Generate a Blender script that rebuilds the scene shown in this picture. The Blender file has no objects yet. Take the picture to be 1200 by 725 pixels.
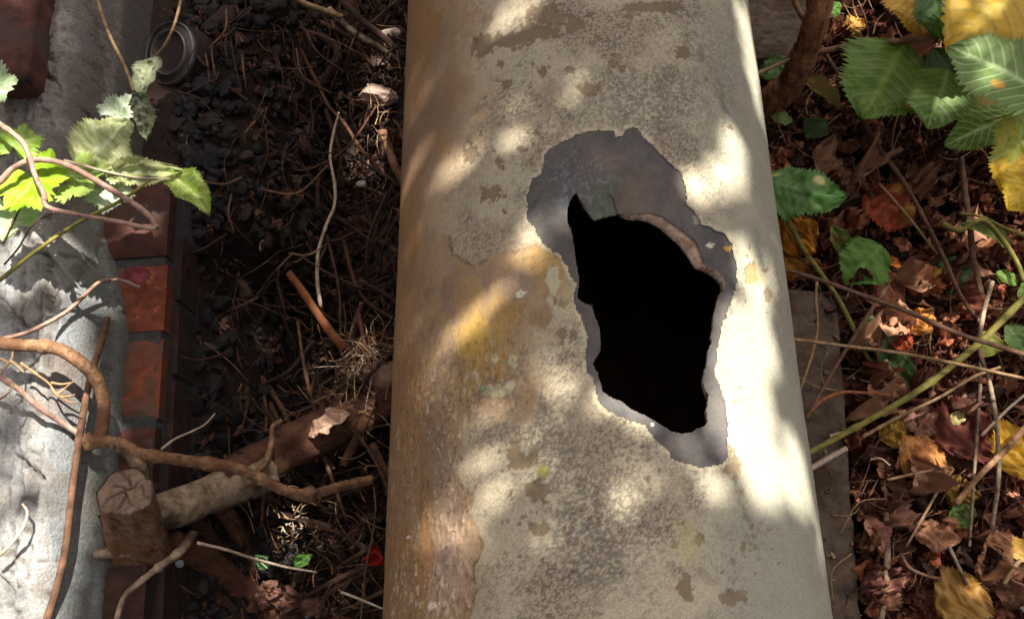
import bpy, math, random
import numpy as np
from mathutils import Vector, Matrix
rnd = random.Random(7)
rs = np.random.RandomState(11)
S = bpy.context.scene
C = S.collection
# ------------------------------------------------------------------ camera, sky, sun, exposure
F = 950.0
CAM = np.array([-0.08263, 0.0, 0.80427])
PITCH, YAW = math.radians(19.993), math.radians(-0.576)
R = 0.2
cam_d = bpy.data.cameras.new('camera'); cam = bpy.data.objects.new('camera', cam_d); C.objects.link(cam)
cam_d.sensor_width = 36; cam_d.lens = 36 * F / 1200; cam_d.clip_start = 0.02; cam_d.clip_end = 500
cam.location = CAM.tolist(); cam.rotation_euler = (PITCH, 0, YAW)
S.camera = cam
SUN = np.array([0.22, 0.40, 1.0]); SUN = SUN / np.linalg.norm(SUN)
elev = math.asin(SUN[2]); az = math.atan2(SUN[0], SUN[1])
W = bpy.data.worlds.new('World'); S.world = W; W.use_nodes = True
nt = W.node_tree; bg = nt.nodes['Background']
sky = nt.nodes.new('ShaderNodeTexSky'); sky.sky_type = 'NISHITA'; sky.sun_disc = False
sky.sun_elevation = elev; sky.sun_rotation = az
sky.air_density = 0.15; sky.dust_density = 8.0; sky.ozone_density = 0.0
nt.links.new(sky.outputs[0], bg.inputs[0]); bg.inputs[1].default_value = 0.06
sl = bpy.data.lights.new('sun', 'SUN'); sl.energy = 5.0; sl.angle = math.radians(0.53); sl.color = (1.0, 0.92, 0.80)
so = bpy.data.objects.new('sun', sl); C.objects.link(so)
so.rotation_euler = Vector((-SUN).tolist()).to_track_quat('-Z', 'Y').to_euler(); so.location = (1, 2, 5)
S.view_settings.view_transform = 'Standard'; S.view_settings.look = 'None'
S.view_settings.exposure = 1.7; S.view_settings.gamma = 1
S.render.resolution_x = 1200; S.render.resolution_y = 725
S.cycles.max_bounces = 6; S.cycles.diffuse_bounces = 3

# ------------------------------------------------------------------ geometry of the view
cp, sp_, cy_, sy_ = math.cos(PITCH), math.sin(PITCH), math.cos(YAW), math.sin(YAW)
MR = np.array([[cy_, -sy_, 0], [sy_, cy_, 0], [0, 0, 1.0]]) @ np.array([[1, 0, 0], [0, cp, -sp_], [0, sp_, cp]])
def ray(px, py):
    d = np.stack([(np.asarray(px, float) - 600) / F, (362.5 - np.asarray(py, float)) / F, -np.ones_like(np.asarray(px, float))], -1)
    return d @ MR.T
def at(px, py, z):
    d = ray(px, py); t = (z - CAM[2]) / d[..., 2]
    return CAM + d * np.asarray(t)[..., None]
def on_pipe(px, py, r=R):
    d = ray(px, py); a = d[..., 0]**2 + d[..., 2]**2; b = d[..., 0] * CAM[0] + d[..., 2] * CAM[2]
    c = CAM[0]**2 + CAM[2]**2 - r * r; q = np.maximum(b * b - a * c, 0)
    t = (-b - np.sqrt(q)) / a
    return CAM + d * t[..., None]
def proj(P):
    q = (np.asarray(P) - CAM) @ MR; w = -q[..., 2]
    return 600 + F * q[..., 0] / w, 362.5 - F * q[..., 1] / w, w
def wr(rpx, p):
    return rpx * proj(p)[2] / F
# ------------------------------------------------------------------ noise
TAB = rs.rand(256, 256)
def vn(x, y, s=0):
    x = np.asarray(x, float) + s * 17.31; y = np.asarray(y, float) + s * 7.77
    xi = np.floor(x).astype(int); yi = np.floor(y).astype(int); fx = x - xi; fy = y - yi
    fx = fx * fx * (3 - 2 * fx); fy = fy * fy * (3 - 2 * fy)
    a = TAB[xi % 256, yi % 256]; b = TAB[(xi + 1) % 256, yi % 256]; c = TAB[xi % 256, (yi + 1) % 256]; d = TAB[(xi + 1) % 256, (yi + 1) % 256]
    return (a * (1 - fx) + b * fx) * (1 - fy) + (c * (1 - fx) + d * fx) * fy
def fbm(x, y, s=0, o=4):
    v = 0; a = 0.5; n = 0
    for k in range(o):
        v = v + a * vn(x * 2**k, y * 2**k, s + k * 3); n += a; a *= 0.55
    return v / n
def sst(a, b, x):
    t = np.clip((x - a) / (b - a), 0, 1); return t * t * (3 - 2 * t)
def inpoly(px, py, poly):
    px = np.asarray(px, float); py = np.asarray(py, float); ins = np.zeros(px.shape, bool)
    n = len(poly)
    for i in range(n):
        x0, y0 = poly[i]; x1, y1 = poly[(i + 1) % n]
        if y0 == y1: continue
        c = ((y0 > py) != (y1 > py)) & (px < (x1 - x0) * (py - y0) / (y1 - y0) + x0)
        ins ^= c
    return ins
def pdist(px, py, line):   # distance to a polyline
    d = np.full(np.shape(px), 1e9)
    for (x0, y0), (x1, y1) in zip(line[:-1], line[1:]):
        vx, vy = x1 - x0, y1 - y0; L = vx * vx + vy * vy + 1e-9
        t = np.clip(((px - x0) * vx + (py - y0) * vy) / L, 0, 1)
        d = np.minimum(d, np.hypot(px - x0 - t * vx, py - y0 - t * vy))
    return d
def lin(r, g, b):
    f = lambda c: (c / 255 / 12.92) if c <= 10.3 else ((c / 255 + 0.055) / 1.055)**2.4
    return np.array([f(r), f(g), f(b)])
# ------------------------------------------------------------------ object helpers
def tag(o, label=None, cat=None, group=None, kind=None):
    if label: o['label'] = label
    if cat: o['category'] = cat
    if group: o['group'] = group
    if kind: o['kind'] = kind
    return o
def thing(name, label, cat, loc=(0, 0, 0), group=None):
    o = bpy.data.objects.new(name, None); C.objects.link(o); o.location = [float(c) for c in loc]; o.empty_display_size = 0.02
    return tag(o, label, cat, group)
def mesh(name, V, Fc, mat=None, col=None, uv=None, smooth=True):
    me = bpy.data.meshes.new(name); V = np.ascontiguousarray(V, dtype=np.float32); Fc = np.asarray(Fc, dtype=np.int32)
    k = Fc.shape[1]; me.vertices.add(len(V)); me.vertices.foreach_set('co', V.ravel())
    me.loops.add(Fc.size); me.loops.foreach_set('vertex_index', np.ascontiguousarray(Fc.ravel()))
    me.polygons.add(len(Fc)); me.polygons.foreach_set('loop_start', np.arange(0, Fc.size, k, dtype=np.int32))
    me.polygons.foreach_set('use_smooth', np.full(len(Fc), smooth))
    me.update(calc_edges=True)
    if col is not None:
        a = me.color_attributes.new('Col', 'FLOAT_COLOR', 'POINT')
        c4 = np.ones((len(V), 4), np.float32); c4[:, :3] = col; a.data.foreach_set('color', c4.ravel())
    if mat: me.materials.append(mat)
    return me
def link(name, me, parent=None):
    o = bpy.data.objects.new(name, me); C.objects.link(o)
    if parent is not None:
        o.parent = parent; o.matrix_parent_inverse = Matrix.Translation(-parent.location)
    return o
def recenter(o):   # origin at the base of a thing that is one mesh
    me = o.data; n = len(me.vertices); co = np.empty(n * 3, np.float32); me.vertices.foreach_get('co', co); co = co.reshape(-1, 3)
    c = (co.min(0) + co.max(0)) / 2; c[2] = co[:, 2].min(); co -= c
    me.vertices.foreach_set('co', co.ravel()); o.location = [float(x) for x in c]; me.update(); return o
class Acc:
    def __init__(s): s.V = []; s.F = []; s.K = []; s.n = 0
    def add(s, V, Fc, col=None):
        V = np.asarray(V, float); s.V.append(V); s.F.append(np.asarray(Fc) + s.n); s.n += len(V)
        if col is not None: s.K.append(np.broadcast_to(col, (len(V), 3)))
    def obj(s, name, mat, parent=None, smooth=True):
        return link(name, mesh(name, np.concatenate(s.V), np.concatenate(s.F), mat, np.concatenate(s.K) if s.K else None, smooth=smooth), parent)
def gridf(nu, nv):
    i = np.arange((nu - 1) * (nv - 1)); a = i // (nv - 1) * nv + i % (nv - 1)
    return np.stack([a, a + nv, a + nv + 1, a + 1], -1)
# ------------------------------------------------------------------ materials
def newmat(name):
    m = bpy.data.materials.new(name); m.use_nodes = True; n = m.node_tree; b = n.nodes['Principled BSDF']; return m, n, b
def nd(n, t, **k):
    x = n.nodes.new(t)
    for a, v in k.items():
        if a.startswith('i_'): x.inputs[a[2:].replace('_', ' ')].default_value = v
        else: setattr(x, a, v)
    return x
def noise_mat(name, c1, c2, scale=60, rough=0.85, bump=0.4, bdist=0.002, stretch=None, c3=None, detail=6, spec=0.3, voro=False):
    m, n, b = newmat(name); tc = nd(n, 'ShaderNodeTexCoord'); mp = nd(n, 'ShaderNodeMapping')
    n.links.new(tc.outputs['Object'], mp.inputs[0])
    if stretch: mp.inputs['Scale'].default_value = stretch
    a = nd(n, 'ShaderNodeTexNoise', i_Scale=scale, i_Detail=detail, i_Roughness=0.65); n.links.new(mp.outputs[0], a.inputs[0])
    r = nd(n, 'ShaderNodeValToRGB'); r.color_ramp.elements[0].position = 0.32; r.color_ramp.elements[1].position = 0.68
    r.color_ramp.elements[0].color = (*c1, 1); r.color_ramp.elements[1].color = (*c2, 1)
    n.links.new(a.outputs[0], r.inputs[0]); out = r.outputs[0]
    if c3 is not None:
        a2 = nd(n, 'ShaderNodeTexNoise', i_Scale=scale * 0.22, i_Detail=4.0); n.links.new(mp.outputs[0], a2.inputs[0])
        r2 = nd(n, 'ShaderNodeValToRGB'); r2.color_ramp.elements[0].position = 0.5; r2.color_ramp.elements[1].position = 0.62
        n.links.new(a2.outputs[0], r2.inputs[0]); mx = nd(n, 'ShaderNodeMixRGB'); n.links.new(r2.outputs[0], mx.inputs[0])
        n.links.new(out, mx.inputs[1]); mx.inputs[2].default_value = (*c3, 1); out = mx.outputs[0]
    n.links.new(out, b.inputs['Base Color']); b.inputs['Roughness'].default_value = rough; b.inputs['Specular IOR Level'].default_value = spec
    f = nd(n, 'ShaderNodeTexNoise', i_Scale=scale * 2.2, i_Detail=8.0, i_Roughness=0.7); n.links.new(mp.outputs[0], f.inputs[0])
    bp = nd(n, 'ShaderNodeBump', i_Strength=bump, i_Distance=bdist); n.links.new(f.outputs[0], bp.inputs['Height']); n.links.new(bp.outputs[0], b.inputs['Normal'])
    return m
def col_mat(name, scale=300, amp=0.25, rough=0.8, bump=0.3, bdist=0.001, transl=0.0, spec=0.3, stretch=None, metal=0.0):
    m, n, b = newmat(name); at_ = nd(n, 'ShaderNodeVertexColor', layer_name='Col')
    tc = nd(n, 'ShaderNodeTexCoord'); mp = nd(n, 'ShaderNodeMapping'); n.links.new(tc.outputs['Object'], mp.inputs[0])
    if stretch: mp.inputs['Scale'].default_value = stretch
    a = nd(n, 'ShaderNodeTexNoise', i_Scale=scale, i_Detail=6.0, i_Roughness=0.7); n.links.new(mp.outputs[0], a.inputs[0])
    mr = nd(n, 'ShaderNodeMapRange'); mr.inputs[1].default_value = 0.3; mr.inputs[2].default_value = 0.7
    mr.inputs[3].default_value = 1 - amp; mr.inputs[4].default_value = 1 + amp; n.links.new(a.outputs[0], mr.inputs[0])
    mx = nd(n, 'ShaderNodeMixRGB', blend_type='MULTIPLY'); mx.inputs[0].default_value = 1
    n.links.new(at_.outputs[0], mx.inputs[1]); n.links.new(mr.outputs[0], mx.inputs[2])
    n.links.new(mx.outputs[0], b.inputs['Base Color']); b.inputs['Roughness'].default_value = rough; b.inputs['Specular IOR Level'].default_value = spec
    b.inputs['Metallic'].default_value = metal
    bp = nd(n, 'ShaderNodeBump', i_Strength=bump, i_Distance=bdist); n.links.new(a.outputs[0], bp.inputs['Height']); n.links.new(bp.outputs[0], b.inputs['Normal'])
    if transl > 0:
        tr = nd(n, 'ShaderNodeBsdfTranslucent'); n.links.new(mx.outputs[0], tr.inputs[0])
        ms = nd(n, 'ShaderNodeMixShader'); ms.inputs[0].default_value = transl; n.links.new(b.outputs[0], ms.inputs[1]); n.links.new(tr.outputs[0], ms.inputs[2])
        n.links.new(ms.outputs[0], n.nodes['Material Output'].inputs[0])
    return m
M = {}
M['paint'] = col_mat('flaking_paint', 800, 0.30, 0.75, 0.5, 0.0006, spec=0.25)
M['steel'] = col_mat('bare_steel', 420, 0.16, 0.6, 0.45, 0.0006, spec=0.25, metal=0.0)
M['rim'] = noise_mat('torn_metal_edge', lin(140, 104, 80), lin(222, 198, 172), 120, 0.7, 0.7, 0.002)
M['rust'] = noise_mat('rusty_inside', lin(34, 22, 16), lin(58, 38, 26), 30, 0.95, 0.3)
M['cement'] = col_mat('weathered_cement', 300, 0.34, 0.95, 0.9, 0.003)
M['brick'] = noise_mat('red_brick', lin(82, 44, 32), lin(132, 70, 50), 70, 0.9, 0.6, 0.002, c3=lin(84, 66, 56))
M['brick_dark'] = noise_mat('dark_red_brick', lin(46, 30, 26), lin(86, 50, 42), 60, 0.9, 0.6, 0.002, c3=lin(66, 52, 48))  # darker red brick tone, for single bricks
M['brick_darkest'] = noise_mat('darkest_brick', lin(34, 27, 25), lin(72, 46, 39), 60, 0.95, 0.7, 0.002, c3=lin(48, 42, 40))  # darkest brick tone, for the near end and the lower course
M['mortar'] = noise_mat('grey_mortar', lin(44, 45, 48), lin(74, 74, 76), 120, 0.95, 0.6, 0.002)
M['soil'] = noise_mat('dark_soil', lin(24, 18, 14), lin(52, 40, 32), 45, 0.95, 0.9, 0.006, c3=lin(36, 28, 24))
M['beam'] = noise_mat('old_concrete', lin(62, 53, 45), lin(104, 90, 76), 60, 0.95, 0.8, 0.004, c3=lin(64, 50, 38))
M['slag'] = col_mat('slag_stone', 160, 0.35, 0.75, 0.6, 0.002)
M['leaf'] = col_mat('leaf_surface', 500, 0.10, 0.5, 0.15, 0.0005, transl=0.32, spec=0.35)
M['dead'] = col_mat('dry_leaf', 240, 0.30, 0.7, 0.4, 0.001, transl=0.15)
def bark(name, a, b, sc=90, st=(1, 1, 1), c3=None, bump=0.7): return noise_mat(name, a, b, sc, 0.85, bump, 0.002, stretch=st, c3=c3)
M['bark_tan'] = bark('tan_bark', lin(84, 58, 40), lin(166, 130, 98), 130, c3=lin(108, 76, 54), bump=1.0)
M['bark_grey'] = bark('grey_bark', lin(92, 76, 60), lin(172, 154, 130), c3=lin(74, 58, 46), bump=1.0)
M['bark_red'] = bark('red_brown_bark', lin(56, 36, 27), lin(104, 70, 52))
M['bark_dark'] = bark('dark_root_bark', lin(36, 24, 20), lin(72, 49, 40))
M['bark_fibre'] = bark('fibrous_bark', lin(62, 38, 24), lin(146, 100, 64), 140, (1, 0.25, 0.25), bump=1.0)
M['bark_stump'] = bark('weathered_stump_bark', lin(78, 58, 42), lin(158, 126, 96), 110, (1, 1, 0.3), c3=lin(120, 84, 56), bump=1.0)
M['pale'] = bark('pale_dry_twig', lin(146, 128, 108), lin(200, 184, 164))
M['straw'] = bark('dry_straw', lin(104, 80, 56), lin(172, 144, 108))
M['green_stem'] = bark('green_stem', lin(92, 90, 42), lin(138, 130, 66), bump=0.2)
M['vine_stem'] = bark('vine_stem', lin(112, 86, 76), lin(176, 146, 130), bump=0.2)
M['twig_brown'] = bark('brown_twig', lin(66, 48, 38), lin(118, 88, 68))
M['orange_wood'] = bark('orange_wood', lin(104, 60, 38), lin(160, 102, 68), 120, (1, 0.3, 0.3))
M['endgrain'] = noise_mat('sawn_end_grain', lin(96, 82, 72), lin(160, 140, 124), 160, 0.9, 0.9, 0.003)
M['glass'] = noise_mat('dusty_glass', lin(36, 31, 30), lin(60, 52, 50), 40, 0.35, 0.1, 0.001, spec=0.6)
M['glass_rim'] = noise_mat('dusty_rim', lin(62, 60, 60), lin(104, 100, 98), 60, 0.35, 0.1, 0.001, spec=0.7)
M['tin'] = noise_mat('rusty_tin', lin(50, 34, 30), lin(84, 62, 54), 60, 0.7, 0.3, 0.001)
M['tree_leaf'] = col_mat('overhead_leaf', 60, 0.2, 0.6, 0.0, transl=0.45)
M['tree_bark'] = bark('tree_bark', lin(60, 50, 40), lin(110, 95, 78), 20)
M['fluff'] = noise_mat('white_fluff', lin(200, 196, 186), lin(235, 230, 220), 200, 0.9, 0.5, 0.001)

# ------------------------------------------------------------------ the pipe
HOLE = [(675.4,225.3),(681,236),(688,247.6),(696,258.4),(699,256.5),(709,253),(717,251.5),(724,250.5),(730,256),(740,258),(750,257.5),(761.5,261),(775,268),(788,279.5),(798,289),(804.6,297.7),(811,308),(815,314),(823,317),(833,321.5),(841,327),(845,333),(846,341),(841,350),(839,361),(837,368),(835,376),(835,384.5),(832.7,394.4),(834,401),(829.4,412.6),(827.7,430),(826,433),(823,445),(825,453),(830,461.5),(829.4,473),(827.7,481),(829.4,493),(826,498.7),(819.5,501),(809.5,507),(798,508),(788,506),(780,501),(768,493.7),(756.6,487),(741,480),(726,469),(716,466),(706,457.7),(702,444.4),(699,434.5),(694.8,428),(695.6,422),(704,409.7),(703.4,391.5),(701.4,381.5),(697,371),(692.8,359),(684.5,355),(678.7,351),(676,346),(678,334.4),(678,323),(676,311),(673.7,299.7),(672,286.4),(669.6,271.5),(664.6,260),(664.6,254),(665.5,242.6),(668.8,232.7)]
SURF = {8:(729,252),9:(739,251.5),10:(750,250),11:(763,249.5),12:(777,253.5),13:(792,264.5),14:(806,275),15:(815,282),16:(820,293),17:(825,309),18:(829,313),19:(838,316.5),20:(846,322.5),21:(850,331),22:(848.5,342)}
SO = [SURF.get(i, p) for i, p in enumerate(HOLE)]
STEEL = [(617.5,260),(616.6,249),(615.8,236),(619,223),(623,209.5),(631.5,204.6),(637,193),(636.5,183),(643,174),(658,165.7),(673,159),(689.5,152.4),(709,153),(721,154),(721,159),(729,159),(731.7,151.6),(741,148.3),(747.4,151.6),(754,160),(760,165.6),(776,181.7),(795,200),(803,218),(804.6,241),(813,246),(818.6,256),(821,265.4),(830,264.6),(839,269.5),(850,274.5),(857.5,286),(858.4,297.7),(862.5,309),(864,322),(862,338),(856,356),(845,385),(841,412),(838,438),(846,460),(851,476),(854,496),(852.6,519),(854,536),(846,544),(827.7,549),(813,546.7),(794.6,542.6),(784.7,536),(783,529),(771.5,522),(758,508),(755,499),(740,495),(722,489),(708,480),(699.7,471),(694.8,449.4),(693,441),(686.5,438),(685.7,409.7),(688,396),(684.8,388),(678,370),(673,358),(671,349),(674.6,334.4),(668,324.5),(663.8,313),(655.5,299.7),(645.6,294.7),(634,285.6),(626.6,270)]
def resample(A, B=None, step=1.0, jit=0.6, seed=1):
    oa, ob = [], []; B = B or A; g = random.Random(seed)
    for i in range(len(A)):
        a0, a1, b0, b1 = A[i], A[(i + 1) % len(A)], B[i], B[(i + 1) % len(B)]
        L = max(math.dist(a0, a1), math.dist(b0, b1)); k = max(1, int(L / step))
        for j in range(k):
            t = j / k; dx, dy = g.uniform(-jit, jit), g.uniform(-jit, jit)
            oa.append((a0[0] + (a1[0] - a0[0]) * t + dx, a0[1] + (a1[1] - a0[1]) * t + dy))
            ob.append((b0[0] + (b1[0] - b0[0]) * t + dx, b0[1] + (b1[1] - b0[1]) * t + dy))
    return np.array(oa), np.array(ob)
hin, hout = resample(HOLE, SO, 1.6, 0.55)

pipe = thing('steel_pipe', 'large old steel pipe with flaking cream and ochre paint and a jagged hole rusted through', 'pipe', (0, 0.3, -R))
dth = 0.00625
thf = np.arange(-1.66, 1.66, dth); thc = np.linspace(1.66, 2 * math.pi - 1.66, 30)
TH = np.concatenate([thf, thc])                                   # last equals first + 2 pi
YF = np.arange(-0.07, 0.82, 0.00125)
YY = np.concatenate([np.geomspace(-2.6, -0.42, 12), np.arange(-.41, -.0715, .0025), YF, np.arange(.8225, 1.25, .003), np.geomspace(1.26, 6, 14)])
T2, Y2 = np.meshgrid(TH, YY, indexing='ij'); nt_, ny_ = T2.shape
def cyl(t, y, r): return np.stack([r * np.sin(t), y, r * np.cos(t)], -1)
P0 = cyl(T2, Y2, R); PX, PY, _ = proj(P0)
front = np.abs(T2) < 1.5
AR = T2 * R * 1000; YM = Y2 * 1000                                # surface coordinates in mm
FC = gridf(nt_, ny_)
cc = lambda A: A.ravel()[FC].mean(1)
cpx, cpy, cfr = cc(PX), cc(PY), front.ravel()[FC].all(1)
hole_f = inpoly(cpx, cpy, hout) & cfr
wobx = (fbm(AR / 5, YM / 5, 21, 5) - 0.5) * 9; woby = (fbm(AR / 5, YM / 5, 22, 5) - 0.5) * 9
WX, WY = PX + wobx, PY + woby
s_in = inpoly(WX * 0.55 + PX * 0.45, WY * 0.55 + PY * 0.45, STEEL) & front
sdist = np.where(s_in, -1, 1) * np.where(front, np.minimum(pdist(PX, PY, STEEL + STEEL[:1]), 60), 60)
# --- colours of the paint: every patch has its own outline
A = lambda *c: lin(*c)
n1 = fbm(AR / 40, YM / 40, 1); n2 = fbm(AR / 12, YM / 16, 2); n3 = fbm(AR / 4, YM / 4, 3, 3); n4 = vn(AR / 1.6, YM / 1.6, 4)
n5 = fbm(AR / 25, YM / 25, 5); n6 = fbm(AR / 7, YM / 60, 6)
def mixc(c, m, k): return c * (1 - m[..., None]) + k * m[..., None]
cream = A(182, 173, 150) * np.ones(T2.shape + (3,))
cream = mixc(cream, sst(0.42, 0.62, n1), A(166, 155, 133))
cream = mixc(cream, sst(760, 900, PX + (n5 - .5) * 120) * 0.85, A(148, 149, 136))  # sky reflection on the right flank painted in as a greyer cream
mould = sst(0.44, 0.62, fbm(AR / 1.9, YM / 1.9, 81, 3) * 0.6 + vn(AR / 1.25, YM / 1.25, 82) * .4)
mzone = np.clip(0.25 + sst(0.36, 0.66, n1 * 0.45 + n2 * 0.2 + n5 * .35) * 0.85, 0, 1) * (1 - 0.65 * sst(800, 880, PX))
cream = mixc(cream, mould * mzone * 0.85, A(100, 93, 82))
zone2 = sst(70, 20, np.hypot((PX - 760) * 0.55, PY - 120)) + sst(90, 40, np.hypot(PX - 700, (PY - 620) * .8)) + sst(60, 20, np.hypot((PX - 640), (PY - 510) * .7))
cream = mixc(cream, np.clip(zone2, 0, 1) * sst(0.38, 0.6, fbm(AR / 2, YM / 2, 83, 3)) * 0.62, A(92, 88, 81))
# left flank: old brown coat showing
BL = [(575,-80),(560,-10),(556,30),(549,75),(562,92),(556,130),(548,160),(540,185),(520,205),(513,235),(514,258),(520,276),(528,278),(532,298),(545,305),(558,312),(575,301),(592,295),(612,293),(634,287),(646,296),(658,305),(666,325),(672,338),(668,355),(648,345),(640,352),(650,372),(640,385),(622,390),(618,420),(622,455),(617,480),(600,487),(560,492),(541,500),(543,525),(536,545),(540,565),(556,585),(550,600),(562,622),(568,640),(556,665),(560,690),(552,725),(556,800)]
lpoly = BL + [(200, 800), (200, -80)]
lw_x, lw_y = PX + wobx * .7, PY + woby * .7
left = inpoly(lw_x, lw_y, lpoly) & (YM > -10) & (YM < 740) | (T2 < -1.2) | (T2 > 1.66)
left |= ((YM <= -10) | (YM >= 740)) & (T2 < -.52 + (n2 - .5) * .5) | (T2 < -1.2)
ld = np.where(left, -1, 1) * np.where((YM > -10) & (YM < 740), np.minimum(pdist(lw_x, lw_y, BL), 60), np.minimum(np.abs(T2 + .52 - (n2 - .5) * .5) * 210, 60))
xl = PX + 30 * (PY / 725)
brown = A(158, 134, 104) * np.ones(T2.shape + (3,))
brown = mixc(brown, sst(0.45, 0.62, n2 * .5 + n1 * .5), A(142, 120, 102))
brown = mixc(brown, sst(0.5, 0.66, fbm(AR / 30, YM / 45, 9)), A(150, 119, 84))
edge = sst(530, 492, xl + (n6 - .5) * 26)
brown = mixc(brown, edge * 0.65, A(150, 113, 72))  # shade of the outer flank painted in as a browner tone
brown = mixc(brown, sst(0.55, 0.66, fbm(AR / 5, YM / 14, 12)) * 0.3, A(120, 94, 70))
for (cx, cy, rx, ry, an, k, cl) in [(572,412,34,66,28,.5,(172,142,76)),(560,385,30,44,30,.4,(176,148,84)),(590,430,14,20,20,.5,(176,140,56)),(560,400,20,30,30,.5,(182,146,62)),(545,350,16,30,30,.35,(176,140,74)),(640,312,28,22,20,.7,(168,134,66)),(520,175,12,30,10,.7,(176,128,42)),(505,170,40,50,10,.5,(128,108,92)),(530,90,30,70,5,.5,(130,110,92)),(607,335,26,16,-30,.55,(138,122,112)),(635,372,16,12,0,.6,(118,96,62)),(612,430,10,28,15,.5,(110,94,66)),(522,560,22,55,5,.65,(130,114,100)),(510,520,18,36,5,.5,(124,108,94)),(525,650,30,60,0,.45,(188,164,146)),(551,560,14,70,-3,.5,(196,166,128)),(500,640,10,60,2,.5,(168,116,56)),(580,500,30,16,0,.5,(176,150,110)),(620,470,12,20,0,.4,(168,128,62)),(600,300,40,12,8,.4,(196,160,110))]:
    a_ = math.radians(an); dx, dy = WX - cx, WY - cy; u = (dx * math.cos(a_) + dy * math.sin(a_)) / rx; v = (-dx * math.sin(a_) + dy * math.cos(a_)) / ry
    brown = mixc(brown, sst(1.25, 0.5, np.hypot(u, v) + (n2 - .5) * 1.1 + (n3 - .5) * .5) * k, A(*cl))
crisp = np.clip(sst(250, 300, PY) * (1 - sst(372, 400, PY)) + sst(485, 505, PY), 0, 1)    # where the coat really breaks off in a step
ldn = ld + (n2 - .5) * 34 * (1 - crisp) + (n3 - .5) * 22 * (1 - crisp)
mb = np.where(left & (ld < -59), 1, sst(2 + 16 * (1 - crisp), -2 - 16 * (1 - crisp), ldn))
col = mixc(cream, mb, brown)
col = mixc(col, sst(40, 0, np.abs(ld)) * .45 * (1 - .5 * crisp), A(182, 160, 130))
hgt = (1 - mb) * 0.0006 * (0.2 + .8 * crisp)
col = mixc(col, sst(1.8, 0.3, np.abs(ld + 1)) * sst(.42, .6, n2) * 0.6 * crisp, A(72, 52, 38))  # dark line painted along the step to stand for its edge shadow
# chips that show the coat under the cream, and dirt specks
g = random.Random(5)
chips = [(565,55,14,13),(640,20,22,14),(628,38,28,8),(600,48,26,9),(672,30,12,10),(575,228,15,9),(765,10,34,7),(552,182,8,12),(692,106,10,7),(635,83,6,6),(592,100,7,6),(586,75,4,4),(668,83,6,5),(720,70,8,9),(800,62,9,7),(728,80,5,5),(617,545,8,6),(629,577,14,12),(620,540,10,10),(632,620,12,7),(605,535,9,18),(858,700,14,9),(802,690,9,16),(820,632,6,7),(790,640,5,5),(870,640,4,5),(858,658,4,4),(625,340,8,6),(660,352,5,8),(658,390,6,6),(672,392,4,5),(608,350,8,5),(580,457,15,6),(585,330,6,3),(600,342,9,4),(880,320,8,12),(900,345,5,8),(848,530,8,10),(858,545,10,16),(700,615,5,4),(560,478,6,3),(566,448,3,3),(855,150,3,3),(735,20,6,4),(545,20,10,14),(700,45,4,3),(612,175,5,3),(585,190,4,5)]
chips += [(g.uniform(560, 880), g.uniform(0, 725), g.uniform(1.2, 3.6), g.uniform(1.2, 3.6)) for _ in range(60)] + [(g.gauss(c[0], 26), g.gauss(c[1], 30), g.uniform(.7, 2.2), g.uniform(.7, 2.6)) for c in ((640,90),(700,60),(600,540),(650,600),(870,640),(640,380),(590,160),(880,330)) for _ in range(16)]
chip = np.zeros(T2.shape)
for (cx, cy, rx, ry) in chips:
    s = (np.abs(PX - cx) < rx * 2.4) & (np.abs(PY - cy) < ry * 2.4) & front
    d = np.hypot((WX[s] - cx) / rx, (WY[s] - cy) / ry) + (n3[s] - .5) * 1.2
    chip[s] = np.maximum(chip[s], sst(1.12, 0.92, d))
chip *= ~left
col = mixc(col, chip * 0.85, A(122, 106, 84) * (0.7 + 0.6 * n2[..., None]))
col = mixc(col, sst(0.5, 0.9, chip) * sst(1, 0.75, chip) * 0.5, A(70, 56, 40))
hgt = hgt - chip * 0.0007
# cream islands left on the brown flank
for (cx, cy, rx, ry, cl) in [(583,458,18,8,(168,164,132)),(568,455,7,4,(128,144,112)),(598,452,8,5,(184,180,150)),(600,424,6,7,(182,178,146)),(580,421,4,5,(190,184,150)),(556,440,4,4,(170,160,140)),(648,330,9,16,(182,180,148)),(480,630,2,2,(210,200,190)),(508,710,5,4,(220,210,200)),(610,344,6,3,(205,200,180))]:
    d = np.hypot((WX - cx) / rx, (WY - cy) / ry) + (n3 - .5) * .7; mk = sst(1.08, .92, d) * left * front
    col = mixc(col, mk, A(*cl)); hgt = hgt + mk * 0.0008
# peeling flecks in the lower left, long stains, greenish-yellow lichen
fl = sst(0.60, 0.68, fbm(AR / 3, YM / 6, 31, 3)) * sst(0.45, 0.6, n1) * left * sst(470, 490, xl) * front * sst(330, 520, PY)
col = mixc(col, fl * 0.55, A(206, 186, 160)); hgt = hgt + fl * 0.0007
plx, ply = AR / 9 + (n2 - .5) * 1.4, YM / 14 + (n3 - .5) * 1.0
def vor2(x, y, sd):
    xi, yi = np.floor(x).astype(int), np.floor(y).astype(int); b = np.full(x.shape, 9.); c = b.copy(); d_ = np.zeros(x.shape)
    for dx in (-1, 0, 1):
        for dy in (-1, 0, 1):
            p_, q_ = (xi + dx + sd) % 256, (yi + dy + sd) % 256; qx, qy = xi + dx + TAB[p_, q_], yi + dy + TAB[q_, p_]; e = np.hypot(x - qx, y - qy); m = e < b
            c = np.where(m, b, np.minimum(c, e)); d_ = np.where(m, TAB[(p_ + 9) % 256, (q_ + 5) % 256], d_); b = np.where(m, e, b)
    return c - b, d_
ve, vid = vor2(plx, ply, 3)
pz = front * (left * sst(360, 480, PY) * sst(478, 500, xl) * .9 + (~left) * sst(.56, .66, n5) * .5)
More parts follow.
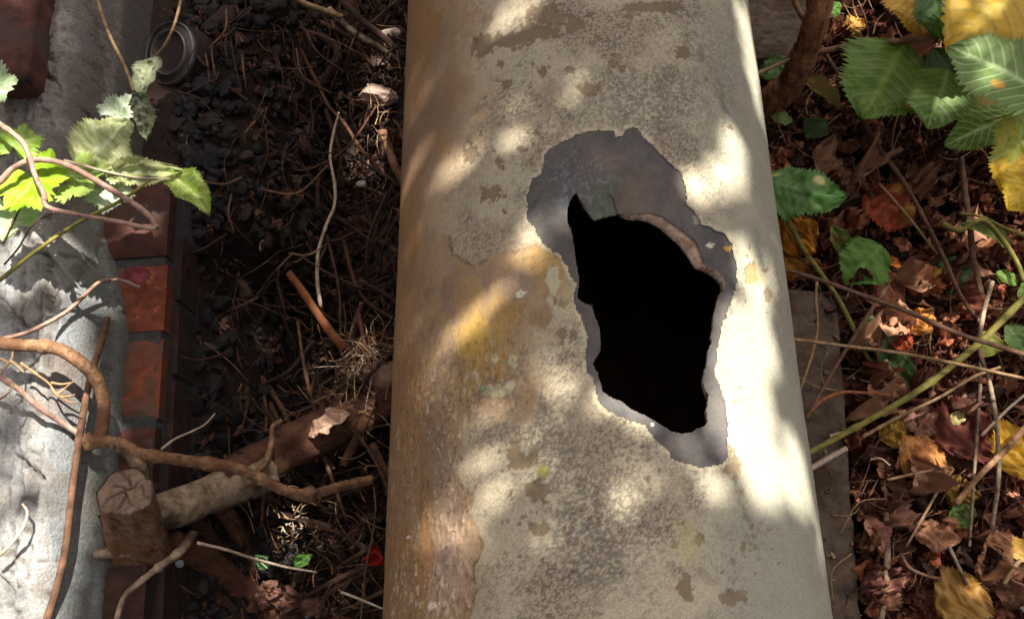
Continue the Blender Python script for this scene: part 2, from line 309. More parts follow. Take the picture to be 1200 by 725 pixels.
col = mixc(col, sst(.07, .0, ve) * pz * (vid > .45) * .55, A(74, 60, 46)); col = mixc(col, sst(.16, .07, ve) * sst(.03, .08, ve) * pz * (vid > .45) * .4, A(214, 198, 168))
hgt = hgt + sst(.5, .05, ve) * pz * (vid > .45) * .0006 - sst(.06, 0, ve) * pz * .0008
fl2 = sst(0.64, 0.70, fbm(AR / 2.2, YM / 5, 33, 3)) * left
col = mixc(col, fl2 * 0.5 * sst(250, 480, PY), A(96, 70, 48))
for (cx, cy, rx, ry, k, cl) in [(805,640,20,30,.35,(178,174,112)),(636,552,8,9,.8,(160,154,70)),(885,325,12,16,.35,(160,140,70)),(668,350,14,30,.3,(186,190,140)),(590,425,5,5,.5,(120,150,110))]:
    d = np.hypot((WX - cx) / rx, (WY - cy) / ry) + (n2 - .5) * 1.2
    col = mixc(col, sst(1.2, .3, d) * k * front, A(*cl))
stain = sst(7, 1, np.minimum.reduce([pdist(WX, WY, l) for l in ([(806,20),(820,60),(838,90),(850,130),(846,150)], [(862,560),(870,600),(882,640)])])) * sst(.4, .6, n3)
col = mixc(col, stain * 0.5, A(92, 88, 74))
# thin scratches and hairline cracks on the right flank
cr = sst(0.012, 0.0, np.abs(fbm(AR / 14, YM / 22, 41, 3) - 0.5)) * sst(.5, .62, n5)
col = mixc(col, cr * 0.5, A(96, 86, 70)); hgt = hgt - cr * 0.0003
hgt = hgt + (n3 - .5) * 0.00035 + (fbm(AR / 60, YM / 90, 51) - .5) * 0.0016 * (YM > -80)
near_edge = sst(6, 0, sdist) * (sdist > 0)
hgt = hgt + near_edge * 0.0005 * sst(.4, .6, n2)
col = mixc(col, sst(5, 0, np.abs(sdist - 1)) * sst(.42, .6, n3) * .6, A(214, 204, 172))
# dent round the torn flap
dent = np.exp(-(((PX - 706) / 26)**2 + ((PY - 250) / 24)**2)) * 0.007 * front
lip = np.exp(-(pdist(PX, PY, [(745,250),(763,248),(790,258),(812,276),(824,300)]) / 9)**2) * 0.0022 * front
base_r = R - dent + lip
fine = (YY[None, :] > -0.405) & (YY[None, :] < 1.245)
col = np.where(fine[..., None], col, np.where(left[..., None], A(150, 127, 100), A(160, 150, 130)))
hgt = np.where(fine, hgt, 0)
hgt[-1] = hgt[0]; base_r[-1] = base_r[0]; col[-1] = col[0]
# snap vertices by the hole onto its outline
def snap(Prr, r_arr):
    fh = hole_f; vin = np.zeros(nt_ * ny_, bool); vin[FC[fh].ravel()] = True; vout = np.zeros_like(vin); vout[FC[~fh].ravel()] = True
    b = np.where(vin & vout)[0]; bx, by = PX.ravel()[b], PY.ravel()[b]
    k = ((bx[:, None] - hout[None, :, 0])**2 + (by[:, None] - hout[None, :, 1])**2).argmin(1)
    rr = r_arr.ravel()[b]; q = np.stack([on_pipe(hout[kk, 0], hout[kk, 1], r) for kk, r in zip(k, rr)])
    Prr[b] = q; return Prr
def compact(V, Fs, cols):
    u, inv = np.unique(Fs.ravel(), return_inverse=True); return V[u], inv.reshape(Fs.shape), cols[u]
steel_v = s_in.ravel()
sf_any = steel_v[FC].any(1) & ~hole_f; sf_all = steel_v[FC].all(1)
# paint sheet (0.8 mm proud) everywhere but the bare patch
rp = base_r + 0.0006 + hgt
VP = snap(cyl(T2, Y2, rp).reshape(-1, 3), base_r)
v, f, k = compact(VP, FC[~sf_all & ~hole_f], col.reshape(-1, 3))
link('painted_surface', mesh('painted_surface', v, f, M['paint'], k), pipe)
# bare steel sheet, reaching a little under the paint
grow = s_in.copy()
for _ in range(4):
    g2 = grow.copy(); g2[1:] |= grow[:-1]; g2[:-1] |= grow[1:]; g2[:, 1:] |= grow[:, :-1]; g2[:, :-1] |= grow[:, 1:]; grow = g2
steel = A(88, 85, 84) * np.ones(T2.shape + (3,))
steel = mixc(steel, sst(.35, .65, n5), A(94, 90, 86)); steel = mixc(steel, sst(.5, .7, n2) * .5, A(72, 73, 77))
for (cx, cy, rx, ry, k_, cl) in [(705,235,30,34,.7,(92,100,84)),(712,188,30,18,.5,(122,106,98)),(745,230,26,34,.6,(116,98,82)),(662,225,10,30,.6,(90,96,104)),(790,230,16,40,.4,(106,92,86)),(650,265,14,20,.3,(116,106,100)),(820,300,20,20,.3,(100,96,92))]:
    steel = mixc(steel, sst(1.3, .2, np.hypot((WX - cx) / rx, (WY - cy) / ry) + (n2 - .5) * .5) * k_, A(*cl))
steel = steel * (0.80 + .4 * fbm(AR / 4, YM / 5, 62, 5))[..., None] * (.9 + .2 * n1[..., None]); wh = sst(.56, .70, fbm(AR / 2, YM / 3, 61, 4)) * .5 * sst(60, 20, np.hypot(PX - 680, PY - 215))
steel = mixc(steel, wh * .6, A(156, 162, 172))
steel = mixc(steel, sst(1.6, .4, pdist(PX, PY, [(714,227.5),(718,229),(720.5,237),(724,247),(728,252)])) * .9, A(40, 28, 22))
for (cx, cy, rx, ry, cl) in [(832,289,5,3.2,(206,204,176)),(837,285,2.5,1.6,(200,198,170)),(853,292,5,3.4,(176,140,66)),(763,496,1.8,1.6,(230,226,216)),(819,256,7,9,(140,138,122))]:
    d = np.hypot((WX - cx) / rx, (WY - cy) / ry); steel = mixc(steel, sst(1.1, .8, d), A(*cl))
rst = base_r + (n5 - .5) * 0.0005
VS = snap(cyl(T2, Y2, rst).reshape(-1, 3), base_r)
v, f, k = compact(VS, FC[grow.ravel()[FC].all(1) & ~hole_f], steel.reshape(-1, 3))
link('bare_steel', mesh('bare_steel', v, f, M['steel'], k), pipe)
# torn edge: from the surface down to the inner outline, then on into the pipe
nh = len(hin); rr0 = np.array([R - float(np.exp(-(((x - 706) / 26)**2 + ((y - 250) / 24)**2)) * 0.007) for x, y in hout])
rings = [np.stack([on_pipe(x, y, r) for (x, y), r in zip(hout, rr0)])]
mid = (hin + hout) / 2
rings.append(np.stack([on_pipe(x, y, r - 0.001) + 0 for (x, y), r in zip(mid * .6 + hout * .4, rr0)]))
rings.append(np.stack([on_pipe(x, y, r - 0.005) for (x, y), r in zip(hin, rr0)]))
cen = rings[0].mean(0)
low = rings[2].copy(); nrm = low * np.array([1, 0, 1]); nrm /= np.linalg.norm(nrm, axis=1)[:, None]
out_d = low - cen; out_d -= nrm * (out_d * nrm).sum(1)[:, None]; out_d /= np.linalg.norm(out_d, axis=1)[:, None]
rings.append(low - nrm * 0.003 + out_d * 0.001); rings.append(low - nrm * 0.006 + out_d * 0.006)
rn = rs.rand(nh, 3) - .5
for q in (1, 2): rings[q] = rings[q] + rn * 0.0007
V = np.concatenate(rings); i = np.arange(nh); j = (i + 1) % nh
Fr = np.concatenate([np.stack([a * nh + i, a * nh + j, (a + 1) * nh + j, (a + 1) * nh + i], -1) for a in range(len(rings) - 1)])
link('torn_rim', mesh('torn_rim', V, Fr, M['rim']), pipe)
# inner wall
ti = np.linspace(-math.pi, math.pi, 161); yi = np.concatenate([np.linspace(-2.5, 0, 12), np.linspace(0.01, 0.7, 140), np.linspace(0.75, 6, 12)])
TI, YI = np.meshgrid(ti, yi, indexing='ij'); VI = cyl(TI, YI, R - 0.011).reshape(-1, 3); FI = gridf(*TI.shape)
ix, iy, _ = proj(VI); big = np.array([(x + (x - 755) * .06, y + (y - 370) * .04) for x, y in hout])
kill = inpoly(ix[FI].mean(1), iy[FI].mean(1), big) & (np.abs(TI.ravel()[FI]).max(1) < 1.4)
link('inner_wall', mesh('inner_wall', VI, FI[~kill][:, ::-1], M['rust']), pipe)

# ------------------------------------------------------------------ brick wall with slumped cement
W0 = at(112, 700, -0.12); W1 = at(150, 260, -0.12)
wd = (W1 - W0)[:2]; wd /= np.linalg.norm(wd); wn = np.array([wd[1], -wd[0]])         # along, and out to the right
def wl(u, v, z): return np.stack([W0[0] + wn[0] * u + wd[0] * v, W0[1] + wn[1] * u + wd[1] * v, z + 0 * u], -1)
def wv(px, py, z):
    p = at(px, py, z)[:2] - W0[:2]; return float(p @ wn), float(p @ wd)
# ------------------------------------------------------------------ ground: one sheet to the horizon
def ground_z(x, y):
    l = sst(-0.05, -0.32, x)                      # ditch on the left of the pipe
    z = -0.31 * (1 - l) + -0.43 * l
    uu = (x - W0[0]) * wn[0] + (y - W0[1]) * wn[1]; v_ = (x - W0[0]) * wd[0] + (y - W0[1]) * wd[1]
    top = sst(0.42, 0.50, v_)
    z = z + 0.205 * sst(0.17 + .06 * top, 0.045 + .05 * top, uu) * (x < -.05) + .03 * top * sst(.2, .1, uu)
    z = z + 0.06 * np.exp(-((x + 0.24) / 0.05)**2) * sst(.2, .5, y)
    z = z + sst(0.3, 0.9, x) * 0.03 + sst(2, 12, np.hypot(x, y)) * 0.2
    return z + (fbm(x / .09 + 50, y / .09 + 50, 3) - .5) * 0.03 + (fbm(x / .025 + 50, y / .025 + 50, 8, 3) - .5) * 0.010
def axis_(a, b, st, far):
    m = np.arange(a, b, st); k = np.geomspace(0.05, far, 26); return np.concatenate([a - k[::-1], m, b + k])
gx, gy = np.meshgrid(axis_(-0.8, 0.9, .007, 80), axis_(-.35, 1.35, .007, 80), indexing='ij')
gz = ground_z(gx, gy)
tag(link('ground', mesh('ground', np.stack([gx, gy, gz], -1).reshape(-1, 3), gridf(*gx.shape), M['soil'])), kind='structure')

wall = thing('brick_wall', 'low red brick wall along the left edge, its top smothered in slumped grey cement', 'wall', (float(W0[0]), float(W0[1]), -0.43))
def box_bev(u0, u1, v0, v1, z0, z1, seed, n=7, amp=0.0016):
    # five-sided block (top, sides) with worn edges, on a small grid
    us = np.linspace(0, 1, n); vs = np.linspace(0, 1, n + 3); U, Vv = np.meshgrid(us, vs, indexing='ij')
    a = np.minimum.reduce([U, 1 - U]) * (u1 - u0); b = np.minimum.reduce([Vv, 1 - Vv]) * (v1 - v0)
    Z = z1 - 0.003 * np.exp(-np.minimum(a, b) / 0.002) - rs.rand(*U.shape) * amp
    top = wl(u0 + U * (u1 - u0), v0 + Vv * (v1 - v0), Z)
    V = list(top.reshape(-1, 3)); Fq = list(map(list, gridf(n, n + 3))); m = n + 3
    loop = [i * m for i in range(n)] + [(n - 1) * m + j for j in range(1, m)] + [i * m + m - 1 for i in range(n - 2, -1, -1)] + [j for j in range(m - 2, 0, -1)]
    st = len(V)
    for i in loop: p = V[i].copy(); p[2] = z0; V.append(p)
    L = len(loop)
    for i in range(L): j = (i + 1) % L; Fq.append([loop[i], st + i, st + j, loop[j]])
    return np.array(V), np.array(Fq)[:, ::-1]
ys = [(212,300),(311,387),(397,490),(500,563),(572,654),(662,745)]
vs1 = [(wv(165, b, -.125)[1], wv(165, a, -.125)[1]) for a, b in ys]; vs1 += [(vs1[-1][0] - .1 * (q + 1), vs1[-1][0] - .1 * q - .012) for q in range(3)]
for i, (va, vb) in enumerate(vs1):
    V, Fq = box_bev(-0.07 + rnd.uniform(-.003, .003), 0.049 + rnd.uniform(-.002, .003), va, vb, -0.150, -0.125 + rnd.uniform(-.003, .003), i)
    link('brick', mesh('brick', V, Fq, M['brick'] if i in (1, 2) else (M['brick_darkest'] if i >= 4 else M['brick_dark']), smooth=False), wall)
for c in range(1, 2):                                  # lower courses, each stepped out a little
    z1 = -0.157 * c; off = wv(165, 300, -.125)[1] + (0.05 if c % 2 else 0.0)
    for k in range(-5, 8):
        v0 = off + k * 0.098; 
        if v0 < -0.12 or v0 > 0.42: continue
        V, Fq = box_bev(-0.06, 0.041 + 0.014 * c + rnd.uniform(-.002, .002), v0, v0 + 0.088, z1 - 0.061, z1, k)
        link('brick', mesh('brick', V, Fq, M['brick_darkest'], smooth=False), wall)
# mortar bed behind and between the bricks
acc = Acc()
nvv = 260; vsm = np.linspace(-0.5, vs1[0][1] - .003, nvv); prof = [(-.35, -.10), (-.07, -.131), (0.045, -.131), (0.047, -.158), (.050, -.166), (.056, -.262), (.058, -.40)]
U = np.array([p[0] for p in prof])[:, None] + np.zeros(nvv); Z = np.array([p[1] for p in prof])[:, None] + np.zeros(nvv)
U = U + (fbm(U * 60, vsm[None, :] * 60, 7) - .5) * .003; Z = Z + (fbm(U * 50 + 9, vsm[None, :] * 50, 8) - .5) * .004
link('mortar_bed', mesh('mortar_bed', wl(U, vsm[None, :] + 0 * U, Z).reshape(-1, 3), gridf(*U.shape)[:, ::-1], M['mortar']), wall)
# cement cap
us = np.arange(-0.60, 0.0201, 0.0024); vv = np.arange(-0.42, 1.25, 0.0026); U, Vv = np.meshgrid(us, vv, indexing='ij')
cp3 = wl(U, Vv, -0.06 + 0 * U); cx_, cy2, _ = proj(cp3)
wu = U + (fbm(U / .05, Vv / .16, 71) - .5) * .030 + Vv * .06; wv_ = Vv + (fbm(U / .05, Vv / .10, 72) - .5) * .08
def vor(x, y, seed):
    xi, yi = np.floor(x).astype(int), np.floor(y).astype(int); best = np.full(x.shape, 9.); sec = best.copy(); idv = np.zeros(x.shape); gx_ = np.zeros(x.shape); gy_ = np.zeros(x.shape)
    for dx in (-1, 0, 1):
        for dy in (-1, 0, 1):
            a, b = (xi + dx + seed) % 256, (yi + dy + seed * 3) % 256
            qx, qy = xi + dx + TAB[a, b], yi + dy + TAB[b, a]; d = np.hypot(x - qx, y - qy); m = d < best
            sec = np.where(m, best, np.minimum(sec, d)); idv = np.where(m, TAB[(a + 31) % 256, (b + 77) % 256], idv); gx_ = np.where(m, x - qx, gx_); gy_ = np.where(m, y - qy, gy_); best = np.where(m, d, best)
    return best, sec, idv, gx_, gy_
b1, s1, id1, g1, h1 = vor(wu / .042, wv_ / .30, 5)
b2, s2, id2, g2_, h2_ = vor(wu / .020 + 9, wv_ / .11, 9)
edge_r = 0.010 + (fbm(Vv / .09, U * 0, 73) - .5) * .008 - .036 * sst(.30, .46, Vv)
dr = -(U - edge_r)                                     # distance in from the drip edge
flat = sst(.040, .060, dr)
zc = -0.056 + flat * ((id1 - .5) * .010 + g1 * (id1 - .3) * .022 + (id2 - .5) * .006 + g2_ * (id2 - .5) * .012) + (fbm(U / .05, Vv / .10, 74) - .5) * .005 + (fbm(U / .005, Vv / .005, 75, 3) - .5) * .0032 + (fbm(U / .015, Vv / .02, 76, 3) - .5) * .003
zc = zc - flat * sst(.035, 0, s1 - b1) * .007 * sst(.40, .55, fbm(U / .04, Vv / .06, 91))
zc = zc - sst(0.044, 0.006, dr) * 0.060 - sst(.006, -.004, dr) * .03
zc = zc - sst(.008, -.012, dr) * .16 * sst(.40, .44, Vv)
zc = zc - .004 * sst(.06, .03, np.abs(dr - .052) * 12) * sst(.4, .6, fbm(U / .03, Vv / .05, 92))
for line, dep in [([(30,60),(45,76),(62,95)], .008), ([(88,118),(96,128),(104,140)], .010), ([(55,300),(66,312),(78,330)], .008), ([(4,352),(16,368),(34,386)], .009), ([(22,535),(38,548),(52,560)], .009), ([(118,336),(126,348),(134,362)], .007), ([(0,676),(8,684),(14,696)], .012)]:
    zc = zc - sst(4, 1, pdist(cx_ + (n2[0, 0] * 0), cy2, line)) * dep
pits = sst(.70, .78, fbm(U / .008, Vv / .008, 77, 2)); zc = zc - pits * .003
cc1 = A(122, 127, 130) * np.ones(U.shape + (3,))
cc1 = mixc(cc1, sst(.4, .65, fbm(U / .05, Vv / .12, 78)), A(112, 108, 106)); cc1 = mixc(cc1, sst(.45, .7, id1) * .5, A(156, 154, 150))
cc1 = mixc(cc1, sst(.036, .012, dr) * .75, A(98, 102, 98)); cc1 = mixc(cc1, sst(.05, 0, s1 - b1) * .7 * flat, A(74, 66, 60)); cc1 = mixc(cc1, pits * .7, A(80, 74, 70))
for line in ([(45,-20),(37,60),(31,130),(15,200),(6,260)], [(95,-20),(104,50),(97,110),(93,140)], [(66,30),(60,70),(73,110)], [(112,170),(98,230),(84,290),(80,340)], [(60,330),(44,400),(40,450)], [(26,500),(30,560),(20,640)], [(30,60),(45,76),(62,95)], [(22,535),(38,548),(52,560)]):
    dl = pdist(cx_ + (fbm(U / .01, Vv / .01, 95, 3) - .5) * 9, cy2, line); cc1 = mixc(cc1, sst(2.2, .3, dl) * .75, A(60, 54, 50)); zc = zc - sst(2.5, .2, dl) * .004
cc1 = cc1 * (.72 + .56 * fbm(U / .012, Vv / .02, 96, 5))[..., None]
cc1 = mixc(cc1, sst(330, 120, cy2) * .6, A(92, 84, 78)); cc1 = mixc(cc1, sst(.05, .09, dr) * sst(250, 420, cy2) * .6 * sst(.35,.55,fbm(U / .04, Vv / .08, 70)), A(164, 168, 168))  # sun and shade contrast painted in: darker far end, paler near ledge
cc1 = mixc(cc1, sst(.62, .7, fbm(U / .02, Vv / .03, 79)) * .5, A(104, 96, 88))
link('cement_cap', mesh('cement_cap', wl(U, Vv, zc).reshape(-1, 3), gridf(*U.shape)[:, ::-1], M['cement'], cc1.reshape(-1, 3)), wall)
# loose-laid brick in the top left corner (part of the wall)
u0, v0 = wv(30, 92, -.02); V, Fq = box_bev(u0 - .13, u0 + .002, v0, v0 + .24, -.09, -.018, 3, 12, .002)
b_ = link('brick', mesh('brick', V, Fq, M['brick_dark'], smooth=True), wall); b_['label'] = 'dull red brick standing proud of the cement in the top left corner'

# ------------------------------------------------------------------ sticks, stems and roots
def crv(pts, n):
    P = np.array(pts, float); 
    if len(P) == 2: P = np.array([P[0], (P[0] + P[1]) / 2, P[1]])
    Q = np.vstack([2 * P[0] - P[1], P, 2 * P[-1] - P[-2]]); out = []
    for i in range(1, len(Q) - 2):
        for t in np.linspace(0, 1, n, endpoint=False):
            a, b, c, d = Q[i - 1], Q[i], Q[i + 1], Q[i + 2]
            out.append(.5 * ((2 * b) + (-a + c) * t + (2 * a - 5 * b + 4 * c - d) * t * t + (-a + 3 * b - 3 * c + d) * t**3))
    out.append(Q[-2]); return np.array(out)
def tube(P, rad, sides=8, rough=0.08, seed=0, wob=0.0):
    n = len(P); g = np.random.RandomState(seed + 3); P = P.copy()
    if wob > 0:
        w = np.cumsum(g.randn(n, 3), 0) * .25; w -= np.linspace(0, 1, n)[:, None] * w[-1]; P += w * wob
    T = np.gradient(P, axis=0); T /= np.linalg.norm(T, axis=1)[:, None] + 1e-12
    up = np.array([0.13, .2, 1.0]); A1 = np.cross(T, up); A1 /= np.linalg.norm(A1, axis=1)[:, None] + 1e-9; B1 = np.cross(T, A1)
    ph = np.linspace(0, 2 * math.pi, sides, endpoint=False); rad = np.asarray(rad)[:, None] * (1 + rough * g.randn(n, sides) * .35 + rough * g.randn(1, sides) * .9 + rough * 2.6 * (fbm(np.arange(n) * .16 + seed, np.arange(n) * 0.0 + .5, 3, 3) - .5)[:, None])
    V = P[:, None] + rad[..., None] * (np.cos(ph)[None, :, None] * A1[:, None] + np.sin(ph)[None, :, None] * B1[:, None])
    V = np.concatenate([V.reshape(-1, 3), P[:1], P[-1:]])
    i = np.repeat(np.arange(n - 1), sides); j = np.tile(np.arange(sides), n - 1); k = (j + 1) % sides
    Fq = np.stack([i * sides + j, i * sides + k, (i + 1) * sides + k, (i + 1) * sides + j], -1)
    j = np.arange(sides); k = (j + 1) % sides; a = n * sides
    c1 = np.stack([j, np.full(sides, a), np.full(sides, a), k], -1); 
    # caps as thin quads folded on the centre vertex are degenerate, so close with quads over pairs
    c1 = np.array([[a, (2 * q + 2) % sides, 2 * q + 1, 2 * q] for q in range(sides // 2)])
    o = (n - 1) * sides; c2 = np.array([[a + 1, o + 2 * q, o + 2 * q + 1, o + (2 * q + 2) % sides] for q in range(sides // 2)])
    return V, np.concatenate([Fq, c1, c2])
def pts_px(pl): return [at(x, y, z) for x, y, z in pl]
def stick(name, label, cat, pl, r0, r1, mat, n=10, sides=8, rough=.08, parent=None, wob=.0, group=None, knots=()):
    P = crv(pts_px(pl), n); t = np.linspace(0, 1, len(P)); w = proj(P)[2] / F
    rad = (r0 + (r1 - r0) * t) * w
    for (kt, ka, kw) in knots: rad = rad * (1 + ka * np.exp(-((t - kt) / kw)**2))
    V, Fq = tube(P, rad, sides, rough, seed=int(abs(pl[0][0] * 7 + pl[0][1] * 3)), wob=wob)
    o = link(name, mesh(name, V, Fq, M[mat]), parent)
    if parent is None: tag(o, label, cat, group); recenter(o)
    return o

# ------------------------------------------------------------------ leaves
def leaf(A0, B0, wid, roll=0.0, fold=0.25, curl=0.3, crump=0.15, serr=0.13, ns=60, nth=7, col=(0.1, .2, .04), col2=None, vein=(.2, .3, .1), veinw=.6, seed=0, shape=0.85, patches=(), teeth=22, side=0.0, edgew=.02):
    """serrated oval leaf from base A0 to tip B0; wid = half width / length"""
    A0 = np.array(A0, float); B0 = np.array(B0, float); L = np.linalg.norm(B0 - A0); ex = (B0 - A0) / L
    up = np.array([0, 0, 1.0]); ey = np.cross(up, ex); ey /= np.linalg.norm(ey); ez = np.cross(ex, ey)
    c, s = math.cos(roll), math.sin(roll); ey, ez = ey * c + ez * s, ez * c - ey * s
    m = 2 * nth + 1; ss = np.linspace(0, 1, ns); tt = np.linspace(-1, 1, m); Sg, Tg = np.meshgrid(ss, tt, indexing='ij')
    w = 2.45 * np.clip(Sg, 0, 1)**.52 * np.clip(1 - Sg, 0, 1)**.80 * wid
    w = w * (1 + .11 * np.sin(Sg * 10.5 + seed * 1.7 + (Tg > 0) * 2.1)); saw = ((Sg * teeth + .35 * np.sin(Sg * 23 + seed)) % 1.0); w = w * (1 + serr * (saw - .4) * np.abs(Tg)**14 * 2)
    x = Sg + np.abs(Tg) * w * .35 * (1 - Sg) * 0.6 - serr * .0; y = Tg * w + side * np.sin(math.pi * Sg)
    z = -fold * (-np.abs(y)) - curl * (Sg - .5)**2 * .8 + crump * (fbm(Sg * 5 + seed, Tg * 2.5 + seed * 3, 5 + seed % 7, 3) - .5)
    vv_ = ((Sg - np.abs(Tg) * .22) * 9.5) % 1.0; sv = np.exp(-((vv_ - .5) / .06)**2) * (np.abs(Tg) < .93); mv = np.exp(-(Tg / .07)**2)
    z = z + .005 * sv  + .014 * mv + edgew * np.abs(Tg)**3 * np.sin(Sg * 17 + seed)
    V = A0 + L * (x[..., None] * ex + y[..., None] * ey + z[..., None] * ez)
    K = np.ones(Sg.shape + (3,)) * np.array(col); nz = fbm(Sg * 4 + seed, Tg * 2 + seed, 3)
    if col2 is not None: K = mixc(K, sst(.40, .70, nz) * .8, np.array(col2))
    for (ps, pt, pr, pc) in patches: K = mixc(K, sst(1.2, .6, np.hypot((Sg - ps) / pr, (Tg - pt) * wid / pr) + (nz - .5) * .8), np.array(pc))
    K = K * (np.array([1.42, 1.22, .9]) if mat_green(col) else 1.0); K = K * (1 - .22 * np.exp(-((vv_ - .5 - .16) / .1)**2) * (mv < .3))[..., None]; K = mixc(K, np.clip(sv * .9 + mv, 0, 1) * veinw, np.array(vein) * (1.55 if mat_green(col) else 1.1))
    return V.reshape(-1, 3), gridf(ns, m), K.reshape(-1, 3)
def mat_green(c): return c[1] > c[0] * 1.15
def rag_leaf(Cn, Lr, ang, tilt=(0, 0), lobes=5, depth=.3, crump=.2, col=(.1, .2, .04), col2=None, seed=0, cup=.2, serr=.06, nr=9, na=90, vein=(.3, .4, .2), spots=0, fold=0.0):
    """palmate, toothed leaf seen from above; Cn = stalk point, Lr = radius, ang = direction of main lobe"""
    g = np.random.RandomState(seed); th = np.linspace(0, 2 * math.pi, na, endpoint=False); rr = np.linspace(0.02, 1, nr)
    q = th; r = 0.62 + (1 - depth - .62) * 0 + depth * np.maximum.reduce([np.cos((q - a)) ** 9 * k * (np.cos(q - a) > 0) for a, k in ((0, 1.25), (1.05, 1.0), (-1.05, 1.0), (2.05, .85), (-2.05, .85))][:lobes])
    r = r * (1 - .75 * np.exp(-((np.abs(q - math.pi)) / .28)**2)); r = r * (1 + serr * (((q * 9.0) % 1.0) - .4) * 1.6 + .06 * g.randn(na))
    Rg, Qg = np.meshgrid(rr, th, indexing='ij'); X = Rg * r[None] * np.cos(Qg); Y = Rg * r[None] * np.sin(Qg)
    Zz = cup * (X**2 + Y**2) * .6 + crump * (fbm(X * 2.2 + seed + 9, Y * 2.2 + seed * 2 + 9, 3, 4) - .5) - fold * np.abs(Y)
    vd = np.min([np.abs(((Qg - a + math.pi) % (2 * math.pi)) - math.pi) for a in (0, 1.05, -1.05, 2.05, -2.05)], 0) * Rg
    mv = np.exp(-(vd / .03)**2); Zz = Zz + .02 * mv
    K = np.ones(X.shape + (3,)) * np.array(col); nz = fbm(X * 3 + 20 + seed, Y * 3 + 20, 4)
    if col2 is not None: K = mixc(K, sst(.42, .6, nz), np.array(col2))
    if spots: K = mixc(K, sst(.66, .70, fbm(X * 9 + seed + 40, Y * 9 + 40, 6, 2)) * .9, np.array(lin(60, 64, 40)))
    K = mixc(K, mv * .5, np.array(vein))
    ca, sa = math.cos(ang), math.sin(ang); V = np.stack([X * ca - Y * sa, X * sa + Y * ca, Zz + X * tilt[0] + Y * tilt[1]], -1) * Lr + np.array(Cn)
    i = np.repeat(np.arange(nr - 1), na); j = np.tile(np.arange(na), nr - 1); k = (j + 1) % na
    return V.reshape(-1, 3), np.stack([i * na + j, (i + 1) * na + j, (i + 1) * na + k, i * na + k], -1), K.reshape(-1, 3)
def leaf_obj(name, d, mat='leaf', parent=None, label=None, cat='leaf', group=None, plabel=None):
    o = link(name, mesh(name, d[0], d[1], M[mat], d[2]), parent)
    if parent is None: tag(o, label, cat, group); recenter(o)
    elif plabel: o['label'] = plabel
    return o
G = lambda *c: lin(*c)
# ------------------------------------------------------------------ stones in the ditch
import bmesh
def ico(sub):
    bm = bmesh.new(); bmesh.ops.create_icosphere(bm, subdivisions=sub, radius=1); V = np.array([v.co[:] for v in bm.verts]); Fq = np.array([[v.index for v in f.verts] for f in bm.faces]); bm.free(); return V, Fq
I1, I2 = ico(2), ico(3)
def stone(base, seed):
    V, Fq = base; g = np.random.RandomState(seed); V = V.copy()
    for _ in range(9):                                    # chop flat facets
        n = g.randn(3); n /= np.linalg.norm(n); d = g.uniform(.55, .9); s = V @ n; V = V - np.maximum(s - d, 0)[:, None] * n
    V = V * (1 + .08 * g.randn(len(V), 1) * .5) * g.uniform([.9, .6, .45], [1.3, .95, .75]); return V, Fq
def rotm(g):
    a = g.uniform(0, 6.28); b = g.uniform(-.5, .5); c = g.uniform(-.5, .5)
    Rz = np.array([[math.cos(a), -math.sin(a), 0], [math.sin(a), math.cos(a), 0], [0, 0, 1]]); Rx = np.array([[1, 0, 0], [0, math.cos(b), -math.sin(b)], [0, math.sin(b), math.cos(b)]])
    Ry = np.array([[math.cos(c), 0, math.sin(c)], [0, 1, 0], [-math.sin(c), 0, math.cos(c)]]); return Rz @ Rx @ Ry
g = np.random.RandomState(4)
tmpl = [stone(I1, 100 + k) for k in range(8)]
acc = Acc(); cols_dark = [G(32,31,35), G(44,41,45), G(26,25,29), G(38,33,31)]; cols_br = [G(64,46,40), G(78,60,52), G(50,37,32), G(44,34,31)]
for k in range(12500):
    px, py = g.uniform(140, 660), g.uniform(-260, 1050); p = at(px, py, -.40 + .18 * sst(300, 200, px))
    if p[0] > .10: continue
    uq, vq = (p[:2] - W0[:2]) @ wn, (p[:2] - W0[:2]) @ wd
    if uq < (.062 if vq < .42 else .03): continue
    V, Fq = tmpl[k % 8]; s = .0025 + .013 * g.rand()**2.2
    q = V @ rotm(g).T * s; z = float(ground_z(np.array(p[0]), np.array(p[1]))) + s * .3 + g.uniform(0, .006)
    c = (cols_br if g.rand() < sst(300, 420, px) else cols_dark)[g.randint(4)]
    acc.add(q + [p[0], p[1], z], Fq, c * .75 * g.uniform(.35, 1.25) * np.array([1, .96 + .08 * g.rand(), .9 + .2 * g.rand()]))
tag(acc.obj('gravel', M['slag'], smooth=False), 'dark broken slag gravel covering the ditch between wall and pipe', kind='stuff')
tm = []
for k in range(8):
    V, Fq = stone(I2, 200 + k); c = (cols_dark[k % 4] if k < 4 else cols_br[k % 4]) * 1.15
    tm.append(mesh('rock', V, Fq, M['slag'], np.broadcast_to(c, (len(V), 3)), smooth=False))
